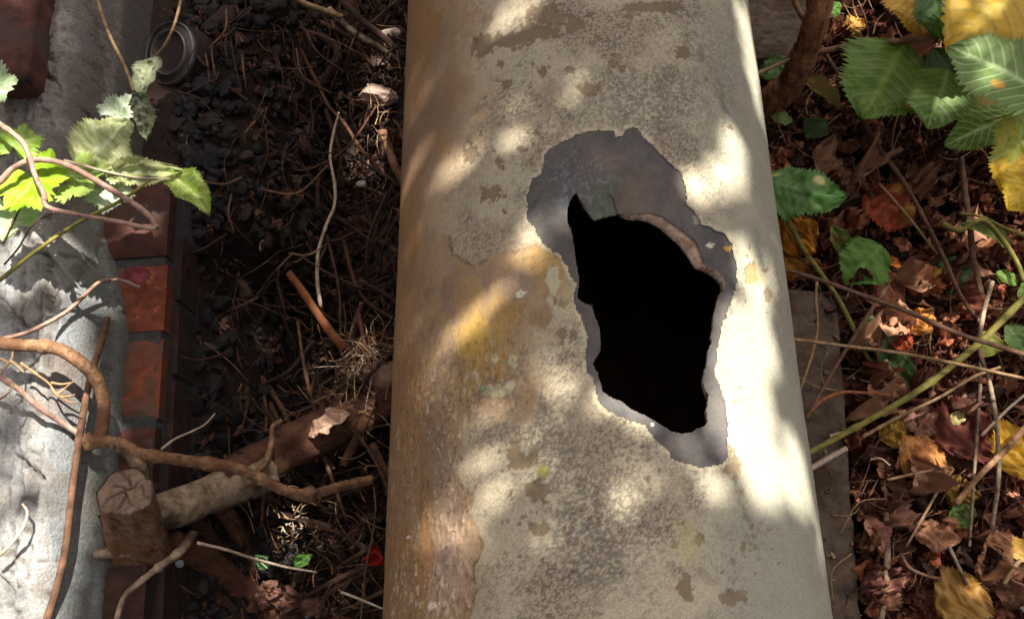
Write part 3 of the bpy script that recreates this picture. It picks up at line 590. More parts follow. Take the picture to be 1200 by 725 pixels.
rocks = [(240,90,20,0),(262,140,22,1),(262,45,17,2),(290,190,20,0),(225,165,18,3),(300,60,16,1),(310,120,19,6),(345,90,22,7),(385,62,18,5),(395,20,26,4),(440,60,18,4),(355,30,20,5),(430,205,20,7),(398,150,22,6),(365,195,20,5),(410,250,17,4),(440,285,15,6),(380,270,16,7),(420,330,16,5),(300,260,18,2),(250,250,17,0),(240,330,18,3),(280,330,15,1),(230,390,19,2),(260,440,22,0),(310,370,18,5),(300,430,18,3),(330,310,12,6),(445,250,12,7),(350,160,14,1),(250,200,16,2),(300,225,14,3),(395,640,20,5),(425,600,22,4),(440,560,16,6),(408,690,22,7),(440,660,18,5),(380,600,15,2),(345,620,16,1),(225,520,17,3),(245,480,20,0),(218,570,15,2),(455,320,12,4),(455,180,14,5),(445,20,14,4),(452,700,18,7),(275,520,16,3),(360,690,20,6),(412,730,20,4),(260,610,14,2)]
smarks = [(235,60,'right of the glass jar'),(235,150,'below the glass jar'),(275,40,'under the reddish straight root'),(310,70,'left of the long dark root at the top'),(350,25,'under the yellowish split stick'),(400,25,'at the top edge near the pipe'),(345,100,'at the lower end of the reddish straight root'),(400,75,'left of the small tan stone by the pipe'),(430,190,'below the pale jagged sunlit stone'),(290,190,'in the upper middle of the ditch'),(360,190,'left of the thin whitish hanging root'),(240,230,'beside the uppermost dark red brick'),(300,260,'in the dark middle of the ditch'),(385,260,'beside the lower half of the whitish root'),(445,290,'against the pipe above the root tangle'),(250,330,'beside the bricks left of the peeled root'),(325,340,'under the orange peeled root'),(420,330,'just above the root tangle'),(225,390,'at the foot of the orange bricks'),(310,400,'near the crimson leaf scrap'),(250,450,'between the bricks and the rough bent root'),(300,440,'above the thick root in the ditch'),(230,530,'beside the thin pale forked twig'),(275,520,'behind the knotty branch'),(440,560,'where the slim reddish root meets the pipe'),(420,605,'below the end of the knotty branch'),(360,610,'by the sunlit crumbs of root fibre'),(260,610,'under the thick root by the stump'),(395,645,'right of the small bright green leaf'),(440,670,'beside the bright red leaf scrap'),(365,700,'at the bottom edge left of the white twig'),(430,720,'in the bottom corner against the pipe')]
for k, (px, py, r, t) in enumerate(rocks):
    o = link('rock', tm[t]); p = at(px, py, -.40 + .17 * sst(300, 215, px)); z = float(ground_z(np.array(p[0]), np.array(p[1]))); s = wr(r, p) * .8
    o.location = (p[0], p[1], z + s * .28); o.scale = (s, s, s); o.rotation_euler = (g.uniform(-.3, .3), g.uniform(-.3, .3), g.uniform(0, 6.28))
    mk = min(smarks, key=lambda m: math.hypot(m[0] - px, m[1] - py))[2]
    tag(o, ('brownish angular stone ' if t >= 4 else 'dark slag lump ') + mk, 'stone', 'larger stones in the ditch')
def one_stone(px, py, z, r, c, label, seed):
    p = at(px, py, z); s = wr(r, p); V, Fq = stone(I2, seed); o = link('stone', mesh('stone', V * s + p, Fq, M['slag'], np.broadcast_to(c, (len(V), 3)), smooth=False)); tag(o, label, 'stone'); recenter(o)
one_stone(443,112,-.33,24,G(176,150,138),'pale jagged sunlit stone against the left edge of the pipe near the top', 301)
one_stone(458,38,-.33,9,G(186,172,160),'small whitish pebble at the pipe edge above the pale jagged stone', 302)
one_stone(445,72,-.34,11,G(150,126,112),'small tan stone just above the pale jagged sunlit stone', 303)
one_stone(452,440,-.30,26,G(122,98,80),'rounded brown stone wedged under the left side of the pipe', 304)
one_stone(424,215,-.36,7,G(190,180,170),'tiny white pebble in the dark ditch left of the pipe', 305)

# ------------------------------------------------------------------ glass jar and tin in the top left of the ditch
def lathe(prof, sides, mat, name, parent, M3, loc):
    ph = np.linspace(0, 2 * math.pi, sides, endpoint=False); V = []
    for r, z in prof: V.append(np.stack([r * np.cos(ph), r * np.sin(ph), z + 0 * ph], -1))
    V = np.concatenate(V) @ M3.T + loc; n = len(prof); i = np.repeat(np.arange(n - 1), sides); j = np.tile(np.arange(sides), n - 1); k = (j + 1) % sides
    return link(name, mesh(name, V, np.stack([i * sides + j, i * sides + k, (i + 1) * sides + k, (i + 1) * sides + j], -1), M[mat]), parent)
def tiltm(ax, an): return np.array(Matrix.Rotation(an, 3, ax)[:]).reshape(3, 3)
p = at(198, 62, -.165); r = wr(37, p); T = tiltm('Y', -.42) @ tiltm('X', .30)
jar = thing('glass_jar', 'dusty glass jar lying base up in the gravel beside the wall', 'jar', (p[0], p[1], p[2] - .08))
lathe([(0.001, -.002), (r*.5, -.003), (r*.66, -.001), (r*.70, .0015), (r*.76, -.001), (r*.9, -.001), (r*.97, -.004), (r, -.010), (r*1.02, -.035), (r*1.02, -.075), (r*.9, -.085)], 48, 'glass', 'jar_body', jar, T, p)
lathe([(r*.955, -.0025), (r*.965, .0012), (r*.985, .0015), (r*1.01, -.003), (r*1.01, -.006)], 48, 'glass_rim', 'base_rim', jar, T, p)
lathe([(r*.665, -.001), (r*.68, .0035), (r*.71, .004), (r*.73, .000)], 48, 'glass_rim', 'base_ring', jar, T, p)
p = at(193, 104, -.185); r = wr(29, p); T = tiltm('Y', .2) @ tiltm('X', .15)
tin = thing('tin_lid', 'rusty round tin lid half under the glass jar', 'lid', (p[0], p[1], p[2] - .01))
lathe([(.001, -.004), (r*.6, -.004), (r*.62, -.002), (r*.85, -.002), (r*.9, -.004), (r*.95, -.004), (r, -.014)], 40, 'tin', 'lid_plate', tin, T, p)
lathe([(r*.94, -.004), (r*.955, 0), (r*.985, .0005), (r*1.01, -.003)], 40, 'glass_rim', 'lid_rim', tin, T, p)

# ------------------------------------------------------------------ cut root stump and roots at lower left
st = thing('cut_root', 'thick woody root with a cracked sawn end resting over the brick wall', 'root', at(160, 620, -.16))
ax0, ax1 = at(160, 626, -.125), at(147, 576, -.035)
rt = wr(28, ax1)
P = crv([at(310,548,-.235), at(262,572,-.20), at(225,588,-.165), at(190,600,-.13), at(164,612,-.11)], 12)
w = proj(P)[2] / F; t = np.linspace(0, 1, len(P)); V, Fq = tube(P, (28 - 5 * np.sin(t * 3.1) - 3 * t) * w, 20, .085, 5); link('root_limb', mesh('root_limb', V, Fq, M['bark_grey']), st)
P = crv([at(460,462,-.33), at(405,492,-.31), at(360,512,-.28), at(310,540,-.24), at(262,570,-.21)], 12)
w = proj(P)[2] / F; t = np.linspace(0, 1, len(P)); V, Fq = tube(P, (20 + 7 * t) * w, 18, .10, 6); link('peeled_length', mesh('peeled_length', V, Fq, M['bark_red']), st)
# stump body: slightly oval, ends in a cracked flat face
D = ax1 - ax0; Ln = np.linalg.norm(D); D /= Ln; sx_ = np.cross(D, [0, 0, 1.0]); sx_ /= np.linalg.norm(sx_); sy2 = np.cross(D, sx_)
g = np.random.RandomState(8); ph = np.linspace(0, 2 * math.pi, 60, endpoint=False); hs = np.linspace(-.05, Ln, 20); lob = 1 + .05 * np.sin(3 * ph + 1) + .04 * np.sin(7 * ph) + .015 * g.randn(60)
V = np.array([ax0 + D * h + (np.cos(ph)[:, None] * sx_ + np.sin(ph)[:, None] * sy2) * (rt * lob * (1.10 + .16 * max(0, 1 - h / Ln * 1.5) + .012 * math.sin(h * 300)))[:, None] for h in hs]).reshape(-1, 3)
i = np.repeat(np.arange(19), 60); j = np.tile(np.arange(60), 19); k = (j + 1) % 60
link('stump_body', mesh('stump_body', V, np.stack([i * 60 + j, i * 60 + k, (i + 1) * 60 + k, (i + 1) * 60 + j], -1), M['bark_stump']), st)
rr_ = np.linspace(.02, 1, 22); Rg, Qg = np.meshgrid(rr_, ph, indexing='ij'); X = Rg * np.cos(Qg) * lob * 1.10; Y = Rg * np.sin(Qg) * lob * 1.10
crk = np.minimum.reduce([pdist(X, Y, l) + .03 for l in ([(-.1,-.1),(.1,.35),(.05,.6),(.2,1.0)], [(.1,.3),(-.4,.5),(-.8,.55)], [(0,0),(.5,-.25),(.95,-.2)], [(.3,.6),(.7,.35),(1,.4)], [(-.6,-.1),(-.3,.1),(0,.1)], [(.2,-.2),(.35,-.6),(.3,-1)], [(-.1,-.1),(-.3,-.6),(-.2,-1)])])
Hh = -.006 * np.exp(-(crk / .06)**2) + .0003 * np.sin(Rg * 62 + fbm(X * 1.2 + 9, Y * 1.2 + 9, 3) * 5) + (fbm(X * 6 + 20, Y * 6 + 20, 4) - .5) * .003 - .003 * sst(.9, 1, Rg)
V = ax1 + rt * (X[..., None] * sx_ + Y[..., None] * sy2) + (Hh + .0005)[..., None] * D
K = A(126, 108, 92) * np.ones(X.shape + (3,)); K = K * (1 + .10 * np.sin(Rg * 62 + fbm(X * 1.2 + 9, Y * 1.2 + 9, 3) * 5))[..., None]; K = K * (.75 + .5 * fbm(Qg * 9 + 30, Rg * 1.2 + 9, 5))[..., None]; K = mixc(K, np.exp(-(crk / .05)**2), A(30, 22, 18)); K = mixc(K, sst(.4, .6, fbm(X * 3 + 20, Y * 3 + 20, 14)) * .6, A(96, 80, 68)); K = K * (.6 + .8 * fbm(X * 11 + 40, Y * 11 + 40, 19, 4))[..., None]; K = mixc(K, sst(.93, 1, Rg), A(84, 62, 50))
i = np.repeat(np.arange(21), 60); j = np.tile(np.arange(60), 21); k = (j + 1) % 60
link('sawn_face', mesh('sawn_face', V.reshape(-1, 3), np.stack([i * 60 + j, i * 60 + k, (i + 1) * 60 + k, (i + 1) * 60 + j], -1), col_mat('end_grain', 500, .3, .9, .8, .002), K.reshape(-1, 3)), st)
stick('bark_flap', '', '', [(122,600,-.10),(135,622,-.105),(160,638,-.11),(184,636,-.12)], 8, 10, 'bark_fibre', parent=st)
stick('root', 'pale stub of cut root poking left under the sawn stump', 'root', [(112,648,-.112),(130,647,-.11),(155,645,-.11)], 6.5, 7, 'bark_grey')
stick('root', 'reddish root running down from under the thick root to the lower edge', 'root', [(256,590,-.22),(272,612,-.26),(286,648,-.32),(294,690,-.33),(300,740,-.33)], 11, 9, 'bark_red', sides=10)
stick('root', 'broad red-brown root sloping right along the bottom edge of the ditch', 'root', [(196,632,-.17),(245,655,-.24),(300,700,-.33),(350,735,-.34)], 17, 14, 'bark_red', sides=12)
stick('root', 'shaded brown root between the broad root and the left wall', 'root', [(205,672,-.235),(260,706,-.28),(300,745,-.32)], 11, 10, 'bark_dark', sides=10)
stick('root', 'dark root running up from the bottom edge beside the broad root', 'root', [(222,600,-.2),(250,640,-.25),(268,668,-.30)], 13, 10, 'bark_dark', sides=10)
stick('root', 'pale wavy root tip curving down from the thick root to the bottom edge', 'root', [(226,626,-.145),(212,645,-.11),(190,662,-.10),(176,672,-.095),(160,685,-.095),(145,700,-.1),(134,735,-.1)], 5.5, 3, 'bark_grey', knots=[(.38, .5, .03), (.2, .2, .03)])
stick('twig', 'thin white twig lying across the reddish roots below the thick root', 'twig', [(231,636,-.14),(262,643,-.16),(300,655,-.2),(335,664,-.245),(371,670,-.25)], 2, 1.3, 'pale')
stick('twig', 'short thin white twig ending at the pipe near the bottom', 'twig', [(399,693,-.28),(420,701,-.28),(449,713,-.28)], 1.8, 1.3, 'pale')
stick('twig', 'thin pale forked twig standing above the thick root by the bricks', 'twig', [(189,526,-.12),(205,514,-.12),(225,505,-.12),(240,497,-.13),(252,484,-.13)], 1.6, .8, 'pale')
# knotty branch crossing the stump
br = thing('knotty_branch', 'knotty brown branch crossing above the thick root towards the pipe', 'branch', at(200, 537, -.2))
stick('branch_stem', '', '', [(92,516,-.07),(108,518,-.065),(130,518,-.06),(150,525,-.06),(168,533,-.065),(205,538,-.09),(240,543,-.11),(275,548,-.125),(303,560,-.14),(330,573,-.155),(352,580,-.17),(375,577,-.19),(400,570,-.21),(436,562,-.24)], 6.5, 5.5, 'bark_tan', parent=br, knots=[(.06,.5,.02),(.2,.35,.02),(.33,.25,.015),(.47,.4,.02),(.62,.25,.015),(.8,.6,.02)], n=12, sides=10, rough=.12)
stick('side_branch', '', '', [(134,518,-.06),(152,528,-.065),(163,545,-.07),(167,566,-.10)], 9.5, 9, 'bark_grey', parent=br, sides=12)
stick('side_twig', '', '', [(300,556,-.145),(312,540,-.2),(318,520,-.19),(320,500,-.18),(331,492,-.18)], 3.5, 2, 'bark_tan', parent=br, rough=.2)
stick('side_twig', '', '', [(352,580,-.17),(370,588,-.19),(385,598,-.23)], 2.5, 1.2, 'bark_tan', parent=br)
stick('vine_stem', 'thick smooth tan vine stem arching over the cement down to the knotty branch', 'vine', [(-25,398,.0),(15,404,.0),(40,405,.0),(68,409,-.01),(95,425,-.02),(112,443,-.04),(121,468,-.06),(120,495,-.06),(116,516,-.065)], 7.5, 7.5, 'bark_tan', sides=12, n=12, rough=.05, knots=[(.3,.25,.02),(.62,.12,.03)])
stick('branch', 'straight slim brown branch slanting from the left edge to the knotty branch', 'branch', [(-25,430,.0),(0,442,.0),(20,455,-.01),(50,480,-.03),(80,500,-.06),(104,514,-.065)], 3.6, 3.2, 'vine_stem', knots=[(.3,.3,.04)])
stick('root', 'long brown root creeping down the cement slope beside the bricks', 'root', [(126,372,-.085),(119,400,-.08),(104,450,-.064),(92,520,-.060),(84,580,-.062),(77,640,-.062),(66,690,-.064),(50,740,-.066)], 3.6, 4.6, 'twig_brown', sides=9)
stick('twig', 'thin curved twig arching over the cement to the pink leaf', 'twig', [(-20,398,.0),(0,397,.0),(30,390,-.01),(60,376,-.03),(82,362,-.05),(100,345,-.06),(118,330,-.07),(140,328,-.08),(165,337,-.09)], 2.6, 2, 'vine_stem')
stick('twig', 'short pale twig bent on the sunlit cement at the left edge', 'twig', [(-6,655,-.03),(10,640,-.03),(27,618,-.03),(32,600,-.03),(26,590,-.03)], 2.4, 1.6, 'pale')
tf = thing('dry_tendril', 'tangle of dry curled tendrils on the cement under the arching vine', 'tendril', at(70, 450, -.03))
for pl in ([(24,425,-.01),(45,440,-.02),(58,450,-.03),(66,462,-.03),(80,470,-.03),(90,472,-.03)], [(66,462,-.03),(76,455,-.03),(86,447,-.02)], [(60,448,-.03),(72,450,-.03),(84,448,-.03)], [(70,465,-.03),(80,464,-.03),(88,462,-.03)], [(0,420,.0),(12,424,.0),(16,408,.0),(20,402,.0)], [(10,424,.0),(0,440,.0),(-8,446,.0)], [(12,422,.0),(22,430,.0),(28,436,.0)], [(-6,470,.0),(8,462,.0),(16,450,.0)]):
    stick('tendril', '', '', pl, 1.8, .9, 'straw', parent=tf, n=7, sides=6)
stick('root', 'orange-brown peeled root slanting down to the root tangle', 'root', [(338,320,-.3),(352,338,-.3),(370,365,-.31),(388,390,-.32),(404,408,-.33)], 4.6, 6, 'orange_wood', sides=9)
stick('root', 'thin brown root hanging in a loop left of the orange peeled root', 'root', [(325,298,-.3),(324,320,-.32),(330,345,-.34),(345,362,-.35),(362,370,-.35)], 2.6, 1.8, 'bark_dark')
stick('root', 'reddish straight root slanting through the gravel right of the jar', 'root', [(205,-5,-.25),(215,14,-.25),(245,45,-.27),(268,65,-.28),(300,83,-.3),(344,108,-.33)], 4.2, 3.4, 'bark_red', knots=[(.4,.4,.03)])
stick('root', 'long thin dark root winding down the upper ditch to the pipe', 'root', [(308,-5,-.3),(325,15,-.3),(345,38,-.31),(354,62,-.32),(370,95,-.33),(385,125,-.34),(403,145,-.35),(425,178,-.35),(445,197,-.35),(458,212,-.35)], 2.8, 2.2, 'bark_red', rough=.15)
stick('root', 'thin whitish root hanging vertically from the long dark root', 'root', [(397,132,-.33),(390,160,-.32),(387,185,-.31),(392,215,-.31),(392,240,-.31),(382,265,-.31),(373,295,-.31),(372,330,-.31),(376,360,-.32)], 1.5, 2.4, 'pale', rough=.15)
stick('root', 'dark brown root reaching the pipe at the very top of the ditch', 'root', [(395,-5,-.3),(425,25,-.3),(450,45,-.31),(475,68,-.31)], 4.5, 4.2, 'bark_dark')
stick('root', 'dark root with a sunlit pale end touching the pipe near the top', 'root', [(385,12,-.32),(410,35,-.32),(440,54,-.32),(462,66,-.32),(482,78,-.32)], 5, 3.6, 'bark_grey')
stick('root', 'stout brown root running under the pipe below the pale jagged stone', 'root', [(448,155,-.33),(456,175,-.33),(464,198,-.33),(474,215,-.33)], 6, 5, 'bark_tan')
stick('stick', 'yellowish split stick lying along the top edge of the ditch', 'stick', [(338,-6,-.27),(360,6,-.27),(380,13,-.27),(401,21,-.28)], 3.6, 3.4, 'straw')
stick('root', 'root slanting down from the root tangle towards the thick root', 'root', [(425,430,-.31),(410,450,-.3),(395,470,-.3),(372,500,-.31)], 5, 4, 'bark_dark')
stick('root', 'slim reddish root leaning on the pipe beside the thick root', 'root', [(450,440,-.3),(432,480,-.3),(415,520,-.3),(402,545,-.3)], 6, 5, 'bark_red')
stick('root', 'dark straight root crossing below the knotty branch towards the pipe', 'root', [(290,595,-.33),(340,605,-.33),(390,620,-.34),(440,650,-.34)], 5, 4, 'bark_dark')
stick('root', 'rough bent root standing between the bricks and the knotty branch', 'root', [(289,455,-.3),(288,480,-.29),(280,505,-.28),(266,520,-.28),(262,538,-.28)], 3.4, 3, 'bark_red', rough=.22)
stick('root', 'thin pale root hanging beside the pipe near the bottom', 'root', [(438,570,-.28),(440,600,-.28),(434,640,-.28),(428,670,-.28),(422,735,-.28)], 1.2, 1, 'twig_brown')
stick('root', 'brown root leaning on the pipe low down beside the stones', 'root', [(436,520,-.31),(446,540,-.31),(456,558,-.31),(470,580,-.31)], 5, 4, 'bark_red')
stick('root', 'curved dark root arching over gravel in the shaded ditch', 'root', [(372,40,-.35),(395,60,-.34),(385,85,-.35),(375,105,-.37)], 5, 4, 'bark_dark')
acc = Acc(); acc2 = Acc(); g = np.random.RandomState(55)
for k in range(2000):
    px = 480 - abs(g.randn()) * 120; py = g.uniform(-240, 1000)
    if px < 205: continue
    p0 = at(px, py, -.36); z = float(ground_z(np.array(p0[0]), np.array(p0[1]))) + g.uniform(.004, .05)
    a = g.uniform(0, 3.14); l = 8 + 85 * g.rand()**2; b = g.randn() * .25; dz = g.uniform(-.012, .02)
    P = crv(pts_px([(px, py, z), (px + math.cos(a) * l / 2, py + math.sin(a) * l / 2, z + dz), (px + math.cos(a + b) * l, py + math.sin(a + b) * l, z)]), 4)
    w = proj(P)[2] / F; V, Fq = tube(P, np.linspace(1, .6, len(P)) * (.4 + 1.6 * g.rand()**3) * w, 5, .12, k); (acc if g.rand() < .3 else acc2).add(V, Fq)
tag(acc.obj('root_litter', M['twig_brown']), 'fine pale brown rootlets strewn through the ditch near the pipe', kind='stuff')
tag(acc2.obj('root_litter', M['bark_dark']), 'fine dark rootlets strewn through the ditch near the pipe', kind='stuff')
rn_ = thing('root_network', 'web of crossing brown roots filling the shaded ditch around the knotty branch', 'roots', at(380, 560, -.34)); gr = random.Random(12)
for k in range(46):
    x, y = gr.uniform(285, 470), gr.uniform(395, 735); a = gr.choice([1.1, 2.2, .5, 2.7]) + gr.uniform(-.4, .4); l = gr.uniform(50, 150); b = gr.uniform(-.5, .5); z = gr.uniform(-.375, -.30)
    pl = [(x - math.cos(a) * l / 2, y - math.sin(a) * l / 2, z), (x, y, z + gr.uniform(0, .03)), (x + math.cos(a + b) * l / 2, y + math.sin(a + b) * l / 2, z - .01)]
    if min(p[0] for p in pl) < 225: continue
    stick('root_strand', '', '', pl, gr.uniform(1.6, 4.6), gr.uniform(1, 3), gr.choice(['bark_dark', 'bark_red', 'bark_dark', 'twig_brown']), parent=rn_, n=8, sides=7, rough=.15)
rn2 = thing('root_network', 'sparse web of thin dark roots over the gravel in the upper ditch', 'roots', at(380, 200, -.34))
for k in range(26):
    x, y = gr.uniform(270, 465), gr.uniform(0, 380); a = gr.choice([.9, 2.0, .4]) + gr.uniform(-.5, .5); l = gr.uniform(50, 150); b = gr.uniform(-.7, .7); z = gr.uniform(-.375, -.32)
    stick('root_strand', '', '', [(x - math.cos(a) * l / 2, y - math.sin(a) * l / 2, z), (x, y, z + gr.uniform(0, .03)), (x + math.cos(a + b) * l / 2, y + math.sin(a + b) * l / 2, z - .01)], gr.uniform(1.2, 3.2), gr.uniform(.8, 2), gr.choice(['bark_dark', 'bark_red', 'bark_dark']), parent=rn2, n=8, sides=7, rough=.15)
# fibrous root tangle
def hairs(name, label, cat, cx, cy, z, rx, ry, n, seed, mats=('straw', 'bark_tan'), L=26, r=(.35, .9)):
    g = np.random.RandomState(seed); t_ = thing(name, label, cat, at(cx, cy, z))
    for mi, mn in enumerate(mats):
        acc = Acc()
        for k in range(n // len(mats)):
            x, y = cx + g.randn() * rx, cy + g.randn() * ry; a = g.uniform(0, 6.28); l = g.uniform(.3, 1) * L; b = g.uniform(-1.2, 1.2)
            pl = [(x, y, z + g.uniform(-.03, .02))]
            for q in range(3): a += b * .5; x += math.cos(a) * l / 3; y += math.sin(a) * l / 3; pl.append((x, y, pl[-1][2] + g.uniform(-.012, .012)))
            P = crv(pts_px(pl), 4); w = proj(P)[2] / F; V, Fq = tube(P, np.linspace(g.uniform(*r), .4, len(P)) * w, 4, .1, k); acc.add(V, Fq)
        o = acc.obj('root_fibre', M[mn], t_); tag(o, kind='stuff')
    return t_
hairs('root_tangle', 'dense tangle of fine fibrous roots pressed against the left side of the pipe', 'roots', 428, 418, -.30, 16, 16, 130, 1, ('straw', 'pale', 'bark_red', 'bark_tan'), 44)
hairs('root_tangle', 'loose mat of hair roots between the thick root and the pipe', 'roots', 405, 480, -.29, 26, 26, 120, 2, ('straw', 'bark_dark', 'bark_red'), 50)
hairs('root_tangle', 'sunlit crumbs of dry root fibre below the knotty branch', 'roots', 345, 610, -.30, 14, 26, 60, 3, ('pale', 'straw'), 16, (.7, 1.8))
hairs('root_tangle', 'scattered root hairs at the top of the ditch against the pipe', 'roots', 450, 110, -.32, 16, 60, 90, 4, ('straw', 'bark_dark'), 34)
hairs('root_tangle', 'sparse pale hair roots over gravel in the middle of the ditch', 'roots', 350, 400, -.36, 50, 60, 44, 5, ('bark_tan', 'bark_dark'), 44, (.4, .9))
hairs('root_tangle', 'dark hair roots in the lower ditch beside the pipe', 'roots', 400, 640, -.33, 34, 44, 60, 6, ('bark_tan', 'bark_dark'), 60, (.4, 1.0))

# ------------------------------------------------------------------ leaves and stems on the left
vine = thing('climbing_vine', 'looping pinkish vine with bright green toothed leaves hanging over the cement ledge', 'vine', at(100, 220, -.03))
stick('stem', '', '', [(-20,128,.08),(0,145,.08),(25,165,.08),(35,185,.075),(42,208,.07),(52,228,.07),(52,238,.07),(62,245,.07),(95,252,.06),(140,260,.05),(172,267,.05),(183,267,.05)], 3.2, 3, 'vine_stem', parent=vine, knots=[(.12,.4,.01),(.5,.5,.015)])
stick('stem', '', '', [(-20,220,.06),(0,212,.06),(14,198,.06),(35,188,.06),(60,188,.06),(85,196,.06),(110,210,.055),(140,228,.05),(162,242,.05),(178,256,.05),(184,267,.05)], 4, 3.2, 'vine_stem', parent=vine)
stick('petiole', '', '', [(75,188,.06),(95,193,.055),(120,200,.05),(160,208,.05),(200,210,.05)], 2, 1.4, 'pale', parent=vine)
lf = G(120,156,40); lf2 = G(150,184,70); pale = G(168,190,150); dk = G(104,136,88)
leaf_obj('leaf', rag_leaf(at(38,212,.045), wr(48, at(38,212,.045)), -1.0, (.1,.1), col=G(132,168,30), col2=G(160,196,60), seed=1, vein=G(170,190,90), crump=.35), parent=vine)
leaf_obj('leaf', rag_leaf(at(88,210,.04), wr(40, at(88,210,.04)), .3, (.1,-.2), col=G(130,150,70), col2=G(150,178,90), seed=2, crump=.3, serr=.1), parent=vine)
leaf_obj('leaf', rag_leaf(at(20,170,.05), wr(30, at(20,170,.05)), 1.5, (-.2,.2), col=G(120,156,40), col2=G(146,172,80), seed=3, crump=.5, serr=.14), parent=vine)
leaf_obj('leaf', rag_leaf(at(132,222,.03), wr(34, at(132,222,.03)), -.6, (.1,.1), col=pale, col2=G(190,204,180), seed=4, crump=.6, serr=.12), parent=vine)
leaf_obj('leaf', leaf(at(88,205,.03), at(152,140,.035), .42, roll=.1, col=G(128,146,116), col2=G(150,164,138), vein=G(170,180,150), seed=5, curl=.5, shape=.8, crump=.35), parent=vine)
leaf_obj('leaf', rag_leaf(at(120,180,.02), wr(34, at(120,180,.02)), .3, (-.2,.2), col=G(104,132,84), col2=G(136,156,120), seed=6, crump=.4), parent=vine)
leaf_obj('leaf', rag_leaf(at(136,132,.02), wr(24, at(136,132,.02)), .8, (.2,.1), col=G(170,190,160), col2=G(196,206,190), seed=7, crump=.7, serr=.14), parent=vine)
leaf_obj('leaf', leaf(at(122,203,.045), at(212,200,.05), .17, roll=.5, fold=.8, col=G(176,194,158), col2=G(136,160,112), vein=G(200,210,180), seed=8, curl=.5, crump=.3), parent=vine)
leaf_obj('leaf', leaf(at(192,202,.045), at(246,250,.03), .24, roll=-.3, fold=.9, col=G(112,146,64), col2=G(140,166,96), vein=G(190,200,150), seed=9, curl=.3, crump=.3, side=.05), parent=vine)
leaf_obj('leaf', leaf(at(165,198,.04), at(214,206,.03), .28, roll=.6, fold=.3, col=G(120,150,96), seed=10, curl=.3, crump=.4, vein=G(160,180,140)), parent=vine)
leaf_obj('leaf', rag_leaf(at(15,258,.02), wr(32, at(15,258,.02)), 2.4, (.1,.1), col=G(150,180,120), col2=G(176,196,150), seed=11, crump=.4), parent=vine)
o = leaf_obj('leaf', rag_leaf(at(-8,100,.05), wr(30, at(-8,100,.05)), .2, (.0,.2), col=G(140,166,120), col2=G(176,196,160), seed=12, crump=.4), label='pale green toothed leaf cut off by the left edge of the photo'); 
stick('stem', 'slim yellow-green stem slanting from the left edge up to the vine leaves', 'stem', [(-15,338,.03),(0,328,.03),(40,296,.035),(90,262,.04),(140,236,.045),(176,212,.05)], 2.6, 1.8, 'green_stem')
stick('stem', 'fine dark stalk rising at the left edge under the bright leaf', 'stem', [(4,285,.02),(15,262,.03),(26,238,.04)], 1.4, 1.1, 'twig_brown')
stick('stem', 'fine dark stalk crossing behind the yellow-green stem', 'stem', [(5,310,.02),(22,290,.03),(40,262,.04),(70,246,.045)], 1.2, 1, 'twig_brown')
sv_ = thing('dangling_leaf', 'pale insect-holed leaf dangling on a thin curved stalk above the jar', 'leaf', at(172, 90, .0))
stick('stalk', '', '', [(214,-12,.03),(211,5,.03),(204,30,.03),(194,52,.02),(184,64,.01)], 2, 1.6, 'straw', parent=sv_)
leaf_obj('leaf_blade', leaf(at(184,64,.01), at(162,112,.0), .33, roll=.2, fold=.3, col=G(150,158,128), col2=G(126,140,100), vein=G(176,180,150), seed=14, curl=.4, patches=[(.3,.3,.07,G(50,60,34)),(.6,-.3,.05,G(50,60,34)),(.8,.3,.05,G(50,60,34)),(.45,-.6,.05,G(50,60,34)),(.2,-.3,.06,G(50,60,34))]), parent=sv_)
sv2 = thing('withered_leaf', 'withered whitish leaf hanging limp from a yellow stalk below the jar', 'leaf', at(165, 140, .0))
stick('stalk', '', '', [(112,-10,.02),(119,15,.02),(130,45,.02),(145,75,.01),(157,108,.0)], 2.4, 1.8, 'straw', parent=sv2)
leaf_obj('leaf_blade', leaf(at(160,108,.0), at(172,164,-.02), .22, roll=-.5, fold=.9, col=G(152,158,136), col2=G(120,134,104), vein=G(176,180,160), seed=15, curl=.6, crump=.6, serr=.15, patches=[(.7,.3,.06,G(60,60,40)),(.5,-.3,.05,G(60,60,40))]), parent=sv2)
leaf_obj('leaf', rag_leaf(at(262,105,-.36), wr(13, at(262,105,-.36)), 1.2, (.3,.1), col=G(150,140,70), col2=G(110,96,44), seed=16, crump=1.0, cup=1.2), label='small curled yellow leaf on the dark gravel right of the jar')
leaf_obj('leaf', leaf(at(143,330,-.095), at(175,318,-.095), .38, roll=.2, col=G(150,62,76), col2=G(120,50,60), vein=G(150,80,80), seed=17, ns=16, serr=.0), label='small pink-red leaf lying on the dark red bricks')
for (a, b, z, w_, l, c) in [((300,395),(284,412),-.36,.4,'crimson leaf scrap in the middle of the dark ditch',(150,24,30)), ((436,640),(450,662),-.30,.4,'bright red leaf scrap against the pipe near the bottom',(158,36,26)), ((314,58),(332,72),-.36,.4,'crimson leaf scrap in the gravel at the top of the ditch',(140,20,34)), ((236,222),(252,232),-.36,.3,'dull red leaf scrap in the gravel near the brick wall',(110,30,34)), ((276,178),(290,186),-.37,.3,'faint red leaf scrap on slag below the curled yellow leaf',(100,30,28)), ((262,430),(296,404),-.37,.2,'narrow maroon leaf beside the crimson scrap',(90,26,24))]:
    leaf_obj('leaf', leaf(at(*a, z), at(*b, z + .01), w_, roll=.3, col=G(*c), vein=G(*c), seed=a[0], ns=22, nth=5, serr=.2, crump=1.4, fold=.9, teeth=7), label=l)
